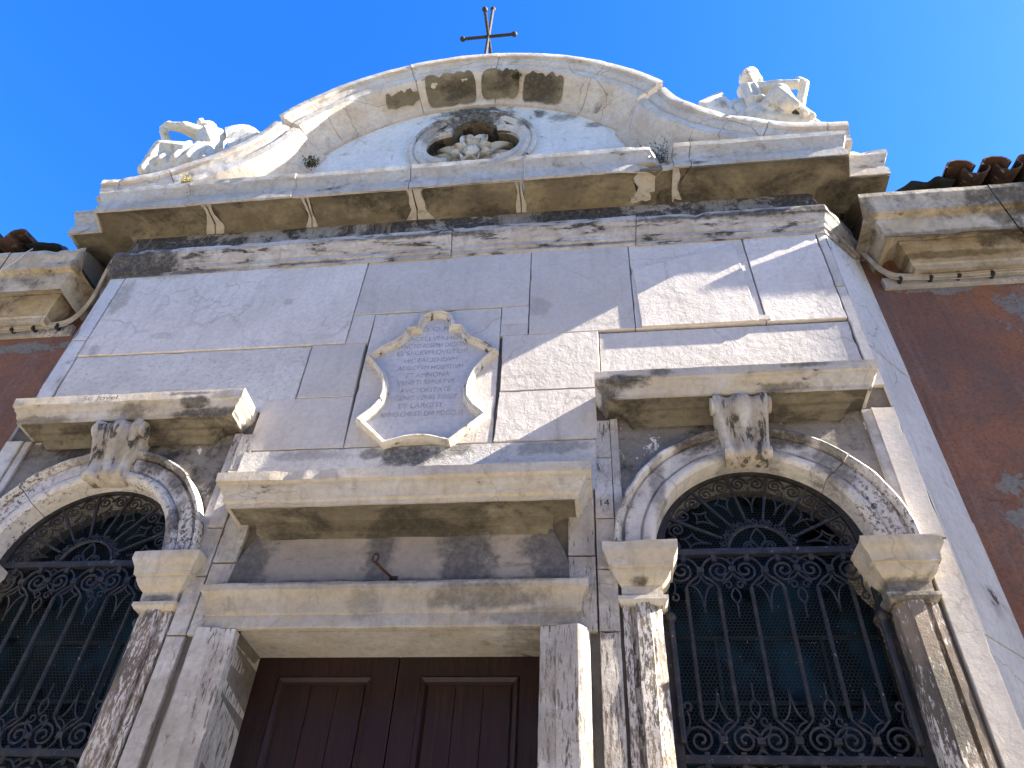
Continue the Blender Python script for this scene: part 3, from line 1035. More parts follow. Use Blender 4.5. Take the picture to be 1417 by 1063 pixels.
# door leaves
for s in (-1, 1):
    m = MB()
    Y0 = .36
    x0, x1 = (.004, .90) if s > 0 else (-.90, -.004)
    m.box(x0, x1, Y0 + .03, Y0 + .06, 0, 3.62)
    px0, px1 = (.17, .70) if s > 0 else (-.70, -.17)
    m.box(x0, px0 - .03, Y0, Y0 + .03, 0, 3.61)
    m.box(px1 + .03, x1, Y0, Y0 + .03, 0, 3.61)
    m.box(px0 - .03, px1 + .03, Y0, Y0 + .03, 3.455, 3.61)
    m.box(px0 - .03, px1 + .03, Y0, Y0 + .03, 1.6, 1.75)
    m.box(px0 - .03, px1 + .03, Y0, Y0 + .03, 0, .2)
    leaf = m.build('door_leaf', M['wood'], chapel)
    for z0, z1 in ((1.75, 3.455), (.2, 1.6)):
        p = MB()
        prof = [(0, .028), (.008, .012), (.03, -.004), (.045, .0)]
        cx0, cx1, cz0, cz1 = px0 - .03, px1 + .03, z0, z1
        # bevelled bolection moulding and planks
        ring = [(0, .0), (.012, -.014), (.035, -.004), (.05, .022)]
        V, F = [], []
        for d, y in ring:
            V += [(cx0 + d, Y0 + y, cz0 + d), (cx1 - d, Y0 + y, cz0 + d), (cx1 - d, Y0 + y, cz1 - d), (cx0 + d, Y0 + y, cz1 - d)]
        for i in range(3):
            for j in range(4):
                j2 = (j + 1) % 4
                F.append((i * 4 + j, i * 4 + j2, (i + 1) * 4 + j2, (i + 1) * 4 + j))
        p.add(V, F)
        nb = 3
        for i in range(nb):
            a = cx0 + .05 + (cx1 - cx0 - .1) * i / nb + .002
            b = cx0 + .05 + (cx1 - cx0 - .1) * (i + 1) / nb - .002
            p.box(a, b, Y0 + .016, Y0 + .029, cz0 + .05, cz1 - .05)
        p.build('panel', M['wood'], leaf)

# entablature
m = MB()
m.box(-3.17, 3.17, -.012, .3, 7.22, 7.72)
for s in (-1, 1):
    V = [(s * 3.17, -.012, 7.22), (s * 3.53, .36, 7.22), (s * 3.53, .8, 7.22), (s * 3.17, .8, 7.22)]
    V += [(x, y, 7.72) for x, y, z in V]
    m.add(V, [(0, 1, 2, 3), (4, 5, 6, 7), (0, 1, 5, 4), (1, 2, 6, 5), (2, 3, 7, 6), (3, 0, 4, 7)])
m.build('frieze', M['frieze'], chapel)
m = MB()
prof = [(0, 7.03), (.018, 7.034), (.02, 7.085), (.036, 7.09), (.04, 7.14), (.052, 7.15), (.065, 7.19), (.09, 7.24), (.10, 7.25), (.102, 7.32), (0, 7.335)]
m.sweep(prof, [(-3.52, .375), (-3.172, 0), (3.172, 0), (3.52, .375)], jit=.006, chip=.03, seed=5, joints=(-1.55, .02, 1.62))
m.build('architrave', M['architrave'], chapel, True)
CP = [(-3.52, .75), (-3.52, .22), (-3.25, .22), (-3.2, 0), (3.2, 0), (3.25, .22), (3.52, .22), (3.52, .75)]
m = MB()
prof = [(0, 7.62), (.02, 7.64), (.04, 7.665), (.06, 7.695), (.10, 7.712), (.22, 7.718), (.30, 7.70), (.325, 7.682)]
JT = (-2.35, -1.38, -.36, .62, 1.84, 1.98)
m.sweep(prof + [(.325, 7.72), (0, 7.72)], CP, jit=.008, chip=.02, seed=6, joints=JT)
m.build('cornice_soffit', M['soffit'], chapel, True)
m = MB()
prof = [(0, 7.75), (.318, 7.75), (.312, 7.70), (.318, 7.683), (.338, 7.684), (.342, 7.775), (.328, 7.788), (.328, 7.80), (.332, 7.85), (.35, 7.90), (.364, 7.925), (.366, 7.94), (.376, 7.95), (.38, 8.01), (0, 8.025)]
m.sweep(prof, CP, jit=.007, chip=.03, seed=7, joints=JT)
# the block between the last two joints is broken off at the front
for q, v in enumerate(m.v):
    if 1.845 < v[0] < 1.975 and v[1] < -.05:
        k = .5 + .5 * noise.noise(Vector((v[0] * 9, v[2] * 9, 2)))
        zl = 7.84 - .05 * k
        m.v[q] = (v[0], v[1] + .07 + .03 * k if v[2] > 7.76 else v[1] + .01, min(v[2], zl))
    elif 1.62 < v[0] < 1.845 and v[1] < -.2 and v[2] < 7.79:
        f = (v[0] - 1.62) / .225
        m.v[q] = (v[0], v[1] + .10 * f * f, v[2] + .03 * f * f)
mc = m.build('main_cornice', M['cornice'], chapel, True)
for k, jx in enumerate(JT):     # clean stone on both sides of the joints, crust between
    wl_, wr_ = ((.05, .05), (.035, .03), (.07, .11), (.03, .03), (.16, .0), (.0, .06))[k]
    m = MB()
    prof = [(.02, 7.63), (.044, 7.655), (.065, 7.686), (.10, 7.704), (.22, 7.710), (.30, 7.693), (.318, 7.685), (.318, 7.70), (.02, 7.70)]
    for a, b in ((jx - wl_, jx - .006), (jx + .006, jx + wr_)):
        if b - a > .01:
            m.sweep(prof, [(a, 0), (b, 0)], step=.02, jit=.006, chip=.0, seed=k + 40)
    for q, v in enumerate(m.v):
        d = v[0] - jx
        if abs(d) > .012:
            g = 1 + .9 * noise.noise(Vector((jx, v[1] * 7, v[2] * 7)))  + 1.4 * max(0, (-.1 - v[1]) * -6)
            m.v[q] = (jx + d * g, v[1], v[2])
    m.build('joint_stone', M['cornice'], mc, True)

# pediment
rp, zc = 2.485, 7.88
pts = []
for i in range(56):
    t = R(90 - (90 - 34.9) * i / 55)
    pts.append((rp * math.cos(t), zc + rp * math.sin(t)))
key = [(2.055, 9.16), (2.16, 8.92), (2.355, 8.70), (2.555, 8.54), (2.75, 8.425), (2.98, 8.305), (3.2, 8.245), (3.42, 8.222), (3.575, 8.215)]


def smooth_curve(k, sub=8):
    out = []
    for i in range(len(k) - 1):
        p0, p1, p2, p3 = [Vector(k[max(0, min(len(k) - 1, j))]) for j in (i - 1, i, i + 1, i + 2)]
        for s in range(sub):
            t = s / sub
            out.append(tuple(.5 * ((2 * p1) + (p2 - p0) * t + (2 * p0 - 5 * p1 + 4 * p2 - p3) * t * t + (3 * p1 - p0 - 3 * p2 + p3) * t ** 3)))
    out.append(tuple(k[-1]))
    return out


ramp_pts = smooth_curve(key)


def with_normals(ps, flip):
    out = []
    for i, p in enumerate(ps):
        a = Vector(ps[max(0, i - 1)])
        b = Vector(ps[min(len(ps) - 1, i + 1)])
        d = (b - a).normalized()
        nrm = Vector((d.y, -d.x)) * flip
        out.append((p[0], p[1], nrm.x, nrm.y))
    return out


prof_ped = [(.0, -.30), (.0, .36), (.03, .368), (.085, .364), (.09, .338), (.105, .335), (.13, .335), (.17, .318), (.20, .296), (.215, .293), (.225, .318), (.31, .31), (.318, .295), (.33, .285), (.36, .25), (.41, .15), (.47, .07), (.52, .04), (.555, .03), (.56, -.02)]
m = MB()
right = with_normals(pts, 1)
left = [(-x, z, -nx, nz) for x, z, nx, nz in right[::-1]]
crv = left + right[1:]
m.sweep_curve(prof_ped, crv, jit=.008, chip=.02, seed=8, joints=(9, 38, 62, 92), zmin=7.9)
for s in (1, -1):
    rr = with_normals(ramp_pts, 1)
    c2 = [(s * x, z, s * nx, nz) for x, z, nx, nz in rr]
    m.sweep_curve(prof_ped, c2, jit=.008, chip=.02, seed=9 + s, joints=(38, 55), zmin=7.93)
m.build('pediment_cornice', M['pediment'], chapel, True)
pc = bpy.data.objects['pediment_cornice']
base_ped = [q for q in prof_ped if q[0] >= .325 and q[0] < .53]


def ped_point(x, z, nx, nz, n_):
    for a, b in zip(prof_ped[:-1], prof_ped[1:]):
        if a[0] <= n_ <= b[0] and b[0] > a[0]:
            t = (n_ - a[0]) / (b[0] - a[0])
            return (x + nx * n_, -(a[1] + (b[1] - a[1]) * t) - .016, z + nz * n_)


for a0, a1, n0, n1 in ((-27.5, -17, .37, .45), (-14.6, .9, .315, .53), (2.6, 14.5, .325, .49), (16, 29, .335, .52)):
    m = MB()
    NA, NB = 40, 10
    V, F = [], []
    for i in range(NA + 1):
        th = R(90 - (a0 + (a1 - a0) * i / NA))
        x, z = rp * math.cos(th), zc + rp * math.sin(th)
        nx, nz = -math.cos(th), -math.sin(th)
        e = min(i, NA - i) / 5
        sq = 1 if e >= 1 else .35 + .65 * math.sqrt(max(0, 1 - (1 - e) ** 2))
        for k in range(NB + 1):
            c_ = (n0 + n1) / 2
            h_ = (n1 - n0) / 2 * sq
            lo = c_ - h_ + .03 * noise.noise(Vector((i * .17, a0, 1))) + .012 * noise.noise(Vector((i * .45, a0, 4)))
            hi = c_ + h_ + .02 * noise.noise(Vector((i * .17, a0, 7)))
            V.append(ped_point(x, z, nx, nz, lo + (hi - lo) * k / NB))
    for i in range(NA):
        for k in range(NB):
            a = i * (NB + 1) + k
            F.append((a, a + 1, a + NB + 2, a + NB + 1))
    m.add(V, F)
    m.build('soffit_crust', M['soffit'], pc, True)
# tympanum wall with the oculus cut through
OC = (.05, 8.97)
quat = []
rl, dl = .25, .245
for q in range(4):
    base = 90 * q
    c = (OC[0] + dl * math.cos(R(base)), OC[1] + dl * math.sin(R(base)))
    quat += arc(c[0], c[1], rl, base - 88, base + 88, 16)
ty = [(x * .82, min(zc + (z - zc) * .84, 9.92)) for x, z in ([(-x, z) for x, z in pts[::-1]] + pts[1:])]
ty = [(-3.1, 7.95), (-2.9, 8.0), (-2.3, 8.25), (-2.0, 8.6)] + ty + [(2.0, 8.6), (2.3, 8.25), (2.9, 8.0), (3.1, 7.95)]
ty = ty[::-1]
m = MB()
m.prism(ty, 0.0, .30, [[(OC[0] + (x - OC[0]) * 1.14, OC[1] + (z - OC[1]) * 1.14) for x, z in quat]])
m.build('tympanum', M['tympanum'], chapel)
m = MB()
crv = []
for i in range(80):
    t = 2 * PI * i / 80
    crv.append((OC[0] + .685 * math.cos(t), OC[1] + .685 * math.sin(t), -math.cos(t), -math.sin(t)))
m.sweep_curve([(0, -.02), (0, .03), (.02, .05), (.045, .045), (.06, .025), (.075, .04), (.10, .06), (.13, .05), (.15, .028), (.165, .03)], crv, jit=.003, chip=.01, seed=12, closed=True)
# moulding following the four lobes
qn = []
for i, p in enumerate(quat):
    a = Vector(quat[i - 1])
    b = Vector(quat[(i + 1) % len(quat)])
    d = (b - a).normalized()
    qn.append((p[0] - -d.y * .0, p[1], d.y, -d.x))
qn = [(x, z, -nx, -nz) for x, z, nx, nz in qn]
qo = [(x - nx * .11, z - nz * .11, nx, nz) for x, z, nx, nz in qn]
m.sweep_curve([(0, -.01), (0, .025), (.03, .045), (.05, .03), (.07, .035), (.09, .025), (.108, .02), (.109, -.02)], qo, jit=.003, chip=.01, seed=13, closed=True)
oc = m.build('oculus_frame', M['oculus'], chapel, True)
m = MB()
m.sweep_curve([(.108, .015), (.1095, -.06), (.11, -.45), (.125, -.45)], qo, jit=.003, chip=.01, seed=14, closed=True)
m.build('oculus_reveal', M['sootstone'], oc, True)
m = MB()
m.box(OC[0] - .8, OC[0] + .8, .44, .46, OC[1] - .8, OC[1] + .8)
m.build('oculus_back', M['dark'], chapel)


# carved foliage rosette in the oculus
def petal(mb, ang, L, wd, lift, curl, base=.06, y0=.06):
    nl, nw = 10, 6
    V, F = [], []
    ca, sa = math.cos(R(ang)), math.sin(R(ang))
    for th in (0, 1):
        for i in range(nl + 1):
            t = i / nl
            ww = wd * (math.sin(PI * min(1, .12 + .88 * t ** .8)) ** .7 + .12 * (1 - t))
            rr = base + L * t
            yy = -lift * math.sin(t * PI * .75) - curl * t * t
            for k in range(nw + 1):
                u = -1 + 2 * k / nw
                groove = .025 * (1 - abs(u)) - .03 * abs(u) ** 2
                x = rr * ca - u * ww * sa
                z = rr * sa + u * ww * ca
                V.append((OC[0] + x, y0 + yy + groove + (.02 if th else 0), OC[1] - .13 + z))
    n1 = (nl + 1) * (nw + 1)
    for i in range(nl):
        for k in range(nw):
            a = i * (nw + 1) + k
            F.append((a, a + 1, a + nw + 2, a + nw + 1))
            F.append((a + n1, a + nw + 1 + n1, a + nw + 2 + n1, a + 1 + n1))
    rim = [k for k in range(nw + 1)] + [(i + 1) * (nw + 1) - 1 for i in range(1, nl + 1)] + [nl * (nw + 1) + k for k in range(nw - 1, -1, -1)] + [i * (nw + 1) for i in range(nl - 1, 0, -1)]
    for a, b in zip(rim, rim[1:] + rim[:1]):
        F.append((a, b, b + n1, a + n1))
    mb.add(V, F)


m = MB()
for sg in (1, -1):
    for a, L_, w_, lf in ((77, .43, .085, .10), (104, .43, .085, .11), (53, .33, .055, .04), (129, .33, .055, .05), (31, .42, .065, .09), (150, .41, .065, .08), (8, .45, .06, .05), (173, .46, .06, .06)):
        petal(m, a * sg, L_, w_, lf, -.05, .06, .12)
for k in range(8):
    petal(m, 45 * k + 22, .17, .05, .10, .02, .05, .08)
for k in range(6):
    t = R(60 * k)
    m.ball((OC[0] + .05 * math.cos(t), .0, OC[1] - .13 + .06 * math.sin(t)), .042, 10, 7)
m.ball((OC[0], -.02, OC[1] - .13), .05, 10, 7)
m.build('carved_rosette', M['statue'], oc, True, 60)


# ------------------------------------------------------------------ window grilles
def spiral(cx, cz, a0, turns, r_list, sgn, n=44):
    out = []
    for i in range(n + 1):
        t = i / n
        f = t * (len(r_list) - 1)
        k = min(int(f), len(r_list) - 2)
        r = r_list[k] + (r_list[k + 1] - r_list[k]) * (f - k)
        a = a0 + sgn * turns * 2 * PI * t
        out.append((cx + r * math.cos(a), cz + r * math.sin(a)))
    return out


def bez(p0, p1, p2, n=8):
    return [tuple(Vector(p0).lerp(Vector(p1), i / n).lerp(Vector(p1).lerp(Vector(p2), i / n), i / n)) for i in range(n + 1)]


GY = .13


def grille():
    root = bpy.data.objects.new('window_grille', None)
    COL.objects.link(root)
    I = M['iron']
    T = .008
    B = 4.105    # crossbar

    def put(name, lines, r=T, sides=4):
        mb = MB()
        for l in lines:
            mb.tube([(x, GY, z) for x, z in l], r, sides)
        return mb.build(name, I, root)
    mb = MB()
    pa = [(-.585, 0)] + [(-.585, B)] + arc(0, B, .585, 180, 0, 36) + [(.585, B), (.585, 0)]
    mb2 = MB()
    lo = [(-.615, 0), (-.615, B)] + arc(0, B, .615, 180, 0, 36)[1:-1] + [(.615, B), (.615, 0), (.565, 0), (.565, B)] + arc(0, B, .565, 0, 180, 36)[1:-1] + [(-.565, B), (-.565, 0)]
    mb2.prism(lo, GY - .012, GY + .012)
    mb2.build('frame', I, root)
    for zc_ in (B, 2.93, 1.9):
        q = MB()
        q.box(-.565, .565, GY - .02, GY + .02, zc_ - .02, zc_ + .02)
        q.build('crossbar', I, root)
    bars = [-.46, -.276, -.092, .092, .276, .46]
    for x in bars:
        q = MB()
        q.tube([(x, GY, 3.14), (x, GY, 3.87)], .012, 6)
        q.build('bar', I, root)
    for sgnv, zz0 in ((1, 0), (-1, 0), (2, 0)):
        def tz(z):
            if sgnv == 1:
                return z
            if sgnv == -1:
                return 7.01 - z
            return z - 1.175
        for pc in (-.368, 0, .368):
            for e in (-1, 1):
                br = [(pc + e * .092, 3.865), (pc + e * .088, 3.885), (pc + e * .05, 3.925), (pc + e * .016, 3.95), (pc + e * .01, 3.99)]
                if abs(pc + e * .11) < .55:
                    sp = spiral(pc + e * .11, 3.985, PI if e > 0 else 0, 2.25, [.10, .088, .074, .06, .048, .040, .031, .022, .012], -e)
                    put('scroll', [[(x, tz(z)) for x, z in br + sp[1:]]], .0085)
            q = MB()
            z = tz(3.985)
            q.box(pc - .02, pc + .02, GY - .016, GY + .016, z - .018, z + .018)
            q.build('collar', I, root)
            for e in (-1, 1):
                zz = tz(4.066)
                q = MB()
                q.box(pc + e * .09 - .013, pc + e * .09 + .013, GY - .014, GY + .014, zz - .022, zz + .022)
                q.build('clip', I, root)
            star = bez((pc, 3.965), (pc, 3.90), (pc - .065, 3.89)) , bez((pc - .065, 3.89), (pc - .005, 3.88), (pc, 3.72)), bez((pc, 3.965), (pc, 3.90), (pc + .065, 3.89)), bez((pc + .065, 3.89), (pc + .005, 3.88), (pc, 3.72))
            put('star_ornament', [[(x, tz(z)) for x, z in l] for l in star], .006)
        for bc in (-.184, .184):
            L = []
            for e in (-1, 1):
                L.append(bez((bc, 3.985), (bc + e * .07, 3.95), (bc + e * .062, 3.895)) + spiral(bc + e * .036, 3.89, PI if e < 0 else 0, 1.1, [.026, .022, .016, .008], e, 16)[1:])
                L.append(bez((bc, 3.875), (bc + e * .05, 3.82), (bc, 3.775)))
            L.append([(bc, 3.78), (bc, 3.69)])
            L.append(spiral(bc, 4.055, 0, 1.0, [.018, .018], 1, 10))
            put('heart_ornament', [[(x, tz(z)) for x, z in l] for l in L], .006)
            q = MB()
            z = tz(3.99)
            q.box(bc - .019, bc + .019, GY - .018, GY + .018, z - .016, z + .016)
            q.build('collar', I, root)
        for e in (-1, 1):    # half motifs at the stiles
            L = [spiral(e * .478, 3.985, 0 if e > 0 else PI, 0.01, [.07, .07], e, 2)]
            L = [bez((e * .56, 3.96), (e * .5, 3.9), (e * .535, 3.84)) + spiral(e * .53, 3.815, PI / 2, .9, [.025, .02, .01], e, 14)[1:]]
            put('scroll', [[(x, tz(z)) for x, z in l] for l in L], .007)
    # fanlight
    put('ring', [arc(0, B, .185, 0, 180, 24)], .011, 6)
    for k in range(1, 7):
        t = R(180 * k / 7)
        q = MB()
        d = Vector((math.cos(t), 0, math.sin(t)))
        o = Vector((0, GY, B))
        q.tube([o + d * .235, o + d * .57], [.009, .014], 4)
        q.build('spoke', I, root)
    for k in range(7):
        t = R(180 * (k + .5) / 7)
        d = Vector((math.cos(t), math.sin(t)))
        s_ = Vector((-d.y, d.x))

        def W(u, v):
            return (d.x * u + s_.x * v, B + d.y * u + s_.y * v)
        L = []
        for e in (-1, 1):
            sp = spiral(.495, e * .058, 0, 0.0, [0, 0], 1, 1)
            pts2 = []
            for i in range(30):
                f = i / 29
                r = .052 * (1 - f) + .008 * f
                a = -e * PI / 2 + e * (-1) * 2 * PI * 1.75 * f
                pts2.append(W(.50 + r * math.cos(a) * -1, e * .056 + r * math.sin(a)))
            L.append(pts2)
        put('scroll', L, .007)
        st = []
        for e in (-1, 1):
            st.append([W(*q) for q in bez((.47, 0), (.42, 0), (.405, e * .055))])
            st.append([W(*q) for q in bez((.405, e * .055), (.395, 0), (.285, 0))])
        put('star_ornament', st, .006)
    L = []
    for k in range(15):
        t = 180 * (k + .5) / 15
        c = (.215 * math.cos(R(t)), B + .215 * math.sin(R(t)))
        L.append(spiral(c[0], c[1], R(t), 1.3, [.022, .018, .012, .005], 1 if k % 2 else -1, 16))
    put('ring_scrolls', L, .005)
    L = []
    for e in (-1, 1):
        L.append(bez((0, B + .01), (e * .01, B + .05), (e * .04, B + .08), 6) + bez((e * .04, B + .08), (e * .05, B + .11), (0, B + .165), 8)[1:])
        L.append(bez((0, B + .01), (e * .02, B + .07), (e * .06, B + .07), 6) + spiral(e * .065, B + .04, PI / 2, 1.4, [.03, .024, .016, .006], -e, 18)[1:])
    put('fleur_ornament', L, .007)
    for e in (-1, 1):
        q = MB()
        q.tube([(e * .57, GY - .02, 3.0), (e * .57, GY - .02, 3.66)], .02, 8)
        q.ball((e * .57, GY - .02, 3.68), .034, 10, 6)
        q.tube([(e * .57, GY - .02, 3.68), (e * .63, GY - .02, 3.68)], .012, 6)
        q.build('hinge_post', I, root)
    return root


gr = grille()
gr.parent = chapel
gr.location = (XW, 0, 0)
g2 = copy_tree(gr, chapel, (-2 * XW, 0, 0))


# chicken wire behind the grilles and the panes behind that
def chicken():
    mb = MB()
    a = .0125
    dx = a * math.sqrt(3)
    dz = a * 1.5
    V, F = [], []
    y = GY + .06
    r = .0013
    segs = []
    rnd = random.Random(4)
    rows = int((4.72 - 2.75) / dz)
    cols = int(1.2 / dx)
    for j in range(rows):
        for i in range(cols):
            cx = -.6 + i * dx + (dx / 2 if j % 2 else 0)
            cz = 2.75 + j * dz
            if cz > 4.1 and math.hypot(cx, cz - 4.1) > .6:
                continue
            if noise.noise(Vector((cx * 7, cz * 9, 1.3))) > .42:
                continue
            w = noise.noise(Vector((cx * 3, cz * 3, 0))) * .006
            P = []
            for k in range(4):
                t = R(30 + 60 * k)
                P.append((cx + a * math.cos(t), cz + a * math.sin(t)))
            for k in range(3):
                segs.append((P[k], P[k + 1], w))
    for p, q, w in segs:
        d = Vector((q[0] - p[0], q[1] - p[1]))
        nn = Vector((-d.y, d.x)).normalized() * r
        o = len(V)
        yy = y + w
        for b in (p, q):
            V += [(b[0] + nn.x, yy, b[1] + nn.y), (b[0] - nn.x, yy, b[1] - nn.y), (b[0], yy + r * 1.6, b[1])]
        F += [(o, o + 1, o + 4, o + 3), (o + 1, o + 2, o + 5, o + 4), (o + 2, o, o + 3, o + 5)]
    mb.add(V, F)
    return mb.build('wire_mesh', M['mesh'], chapel, fixn=False)


wm = chicken()
wm.location = (XW, 0, 0)
c = wm.copy()
COL.objects.link(c)
c.location = (-XW, 0, 0)
for cx in (XW, -XW):
    m = MB()
    m.box(cx - .7, cx + .7, .42, .44, 0, 4.8)
    po = m.build('window_pane', M['pane'], chapel)
    m = MB()
    for z in (2.35, 2.95, 3.32, 3.70):
        m.box(cx - .62, cx + .62, .40, .42, z - .01, z + .01)
    for x in (-.3, .3):
        m.box(cx + x - .01, cx + x + .01, .402, .42, 0, 3.70)
    m.build('muntin', M['sash'], po)
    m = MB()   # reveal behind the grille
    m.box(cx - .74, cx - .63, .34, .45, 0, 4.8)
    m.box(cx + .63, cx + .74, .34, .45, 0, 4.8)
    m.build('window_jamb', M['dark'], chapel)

# ------------------------------------------------------------------ inscribed plaque
plaque = thing('inscribed_plaque', 'inscribed grey marble plaque in a shaped frame above the door', 'plaque')
half_o = [(0, 6.268), (.05, 6.26), (.095, 6.236), (.128, 6.195), (.146, 6.15), (.15, 6.095), (.23, 6.083), (.247, 6.04), (.265, 5.99), (.305, 5.945), (.40, 5.888), (.514, 5.778), (.47, 5.725), (.42, 5.665), (.365, 5.57), (.335, 5.47), (.325, 5.40), (.335, 5.31), (.38, 5.235), (.475, 5.134), (.235, 4.884), (.17, 4.905), (.08, 4.932), (0, 4.94)]
loop_o = half_o[:-1] + [(-x, z) for x, z in half_o[::-1]][:-1]


def inset_loop(l, d):
    out = []
    n = len(l)
    for i in range(n):
        a, b, c = Vector(l[i - 1]), Vector(l[i]), Vector(l[(i + 1) % n])
        d1 = (b - a)
        d2 = (c - b)
        if d1.length < 1e-6 or d2.length < 1e-6:
            out.append((b.x, b.y))
            continue
        d1.normalize()
        d2.normalize()
        n1 = Vector((d1.y, -d1.x))
        n2 = Vector((d2.y, -d2.x))
        mm = n1 + n2
        mm = mm / max(.45, (1 + n1.dot(n2)))
        out.append((b.x + mm.x * d, b.y + mm.y * d))
    return out


m = MB()
prof = [(0, -.02), (0, .03), (.006, .055), (.014, .07), (.024, .068), (.028, .056), (.034, .058), (.042, .046), (.049, .02), (.05, .0)]
rings = [(inset_loop(loop_o, d), p) for d, p in prof]
V, F = [], []
n = len(loop_o)
for l, p in rings:
    V += [(x, -p, z) for x, z in l]
for i in range(len(rings) - 1):
    for k in range(n):
        k2 = (k + 1) % n
        F.append((i * n + k, i * n + k2, (i + 1) * n + k2, (i + 1) * n + k))
m.add(V, F)
m.build('frame', M['plaqueframe'], plaque, True, 30)
m = MB()
m.prism(inset_loop(loop_o, .04)[::-1], -.008, .004)
tb = m.build('tablet', M['plaque'], plaque)


def text_mesh(name, lines, parent, mat, size_y=.05, y=-.0095):
    """lines: (text, x centre, z baseline, width)"""
    mb = MB()
    for s, xc, zb, wd in lines:
        cu_ = bpy.data.curves.new('txt', 'FONT')
        cu_.body = s
        cu_.size = 1.0
        cu_.resolution_u = 3
        ob = bpy.data.objects.new('txt', cu_)
        COL.objects.link(ob)
        bpy.context.view_layer.update()
        me = bpy.data.meshes.new_from_object(ob.evaluated_get(bpy.context.evaluated_depsgraph_get()))
        xs = [v.co.x for v in me.vertices]
        ys = [v.co.y for v in me.vertices]
        w_ = max(xs) - min(xs)
        h_ = .72
        kx, kz = wd / w_, size_y / h_
        V = [(xc + (v.co.x - min(xs)) * kx - wd / 2, y, zb + v.co.y * kz) for v in me.vertices]
        V2 = [(a, y + .004, c_) for a, b, c_ in V]
        mb.add(V, [tuple(p.vertices) for p in me.polygons])
        bpy.data.objects.remove(ob)
        bpy.data.curves.remove(cu_)
        bpy.data.meshes.remove(me)
    return mb.build(name, mat, parent, fixn=False)


TXT = [('D.O.M', 0, 6.075, .23), ('SACELLVM HOC', .0, 5.965, .47), ('SANCTO IOSEPH DICATVM', .0, 5.885, .58), ('ET SACRVM QVOTIDIE', .0, 5.808, .56), ('HIC FACIENDVM', -.005, 5.725, .41), ('ADIECTVM HOSPITIVM', -.0, 5.645, .50), ('ET ANNONA', -.01, 5.567, .33),
       ('VENETI SENATVS', -.015, 5.49, .44), ('AVCTORITATE', -.01, 5.41, .38), ('EGENIS VENIS POSIT', -.01, 5.335, .49), ('ET LARGITI', -.03, 5.257, .31), ('ANNO CHRISTI DNI MDCCLXI', -.01, 5.178, .60)]
text_mesh('inscription', TXT, tb, M['letter'], .047)

text_mesh('scrawl', [('St. Jovel', -2.36, 5.243, .27)], bpy.data.objects['window_ledge.001'], M['scrawl'], .042, -.2545)
text_mesh('painted_mark', [('14', 1.262, 4.37, .055)], chapel, M['black'], .05, -.0085)

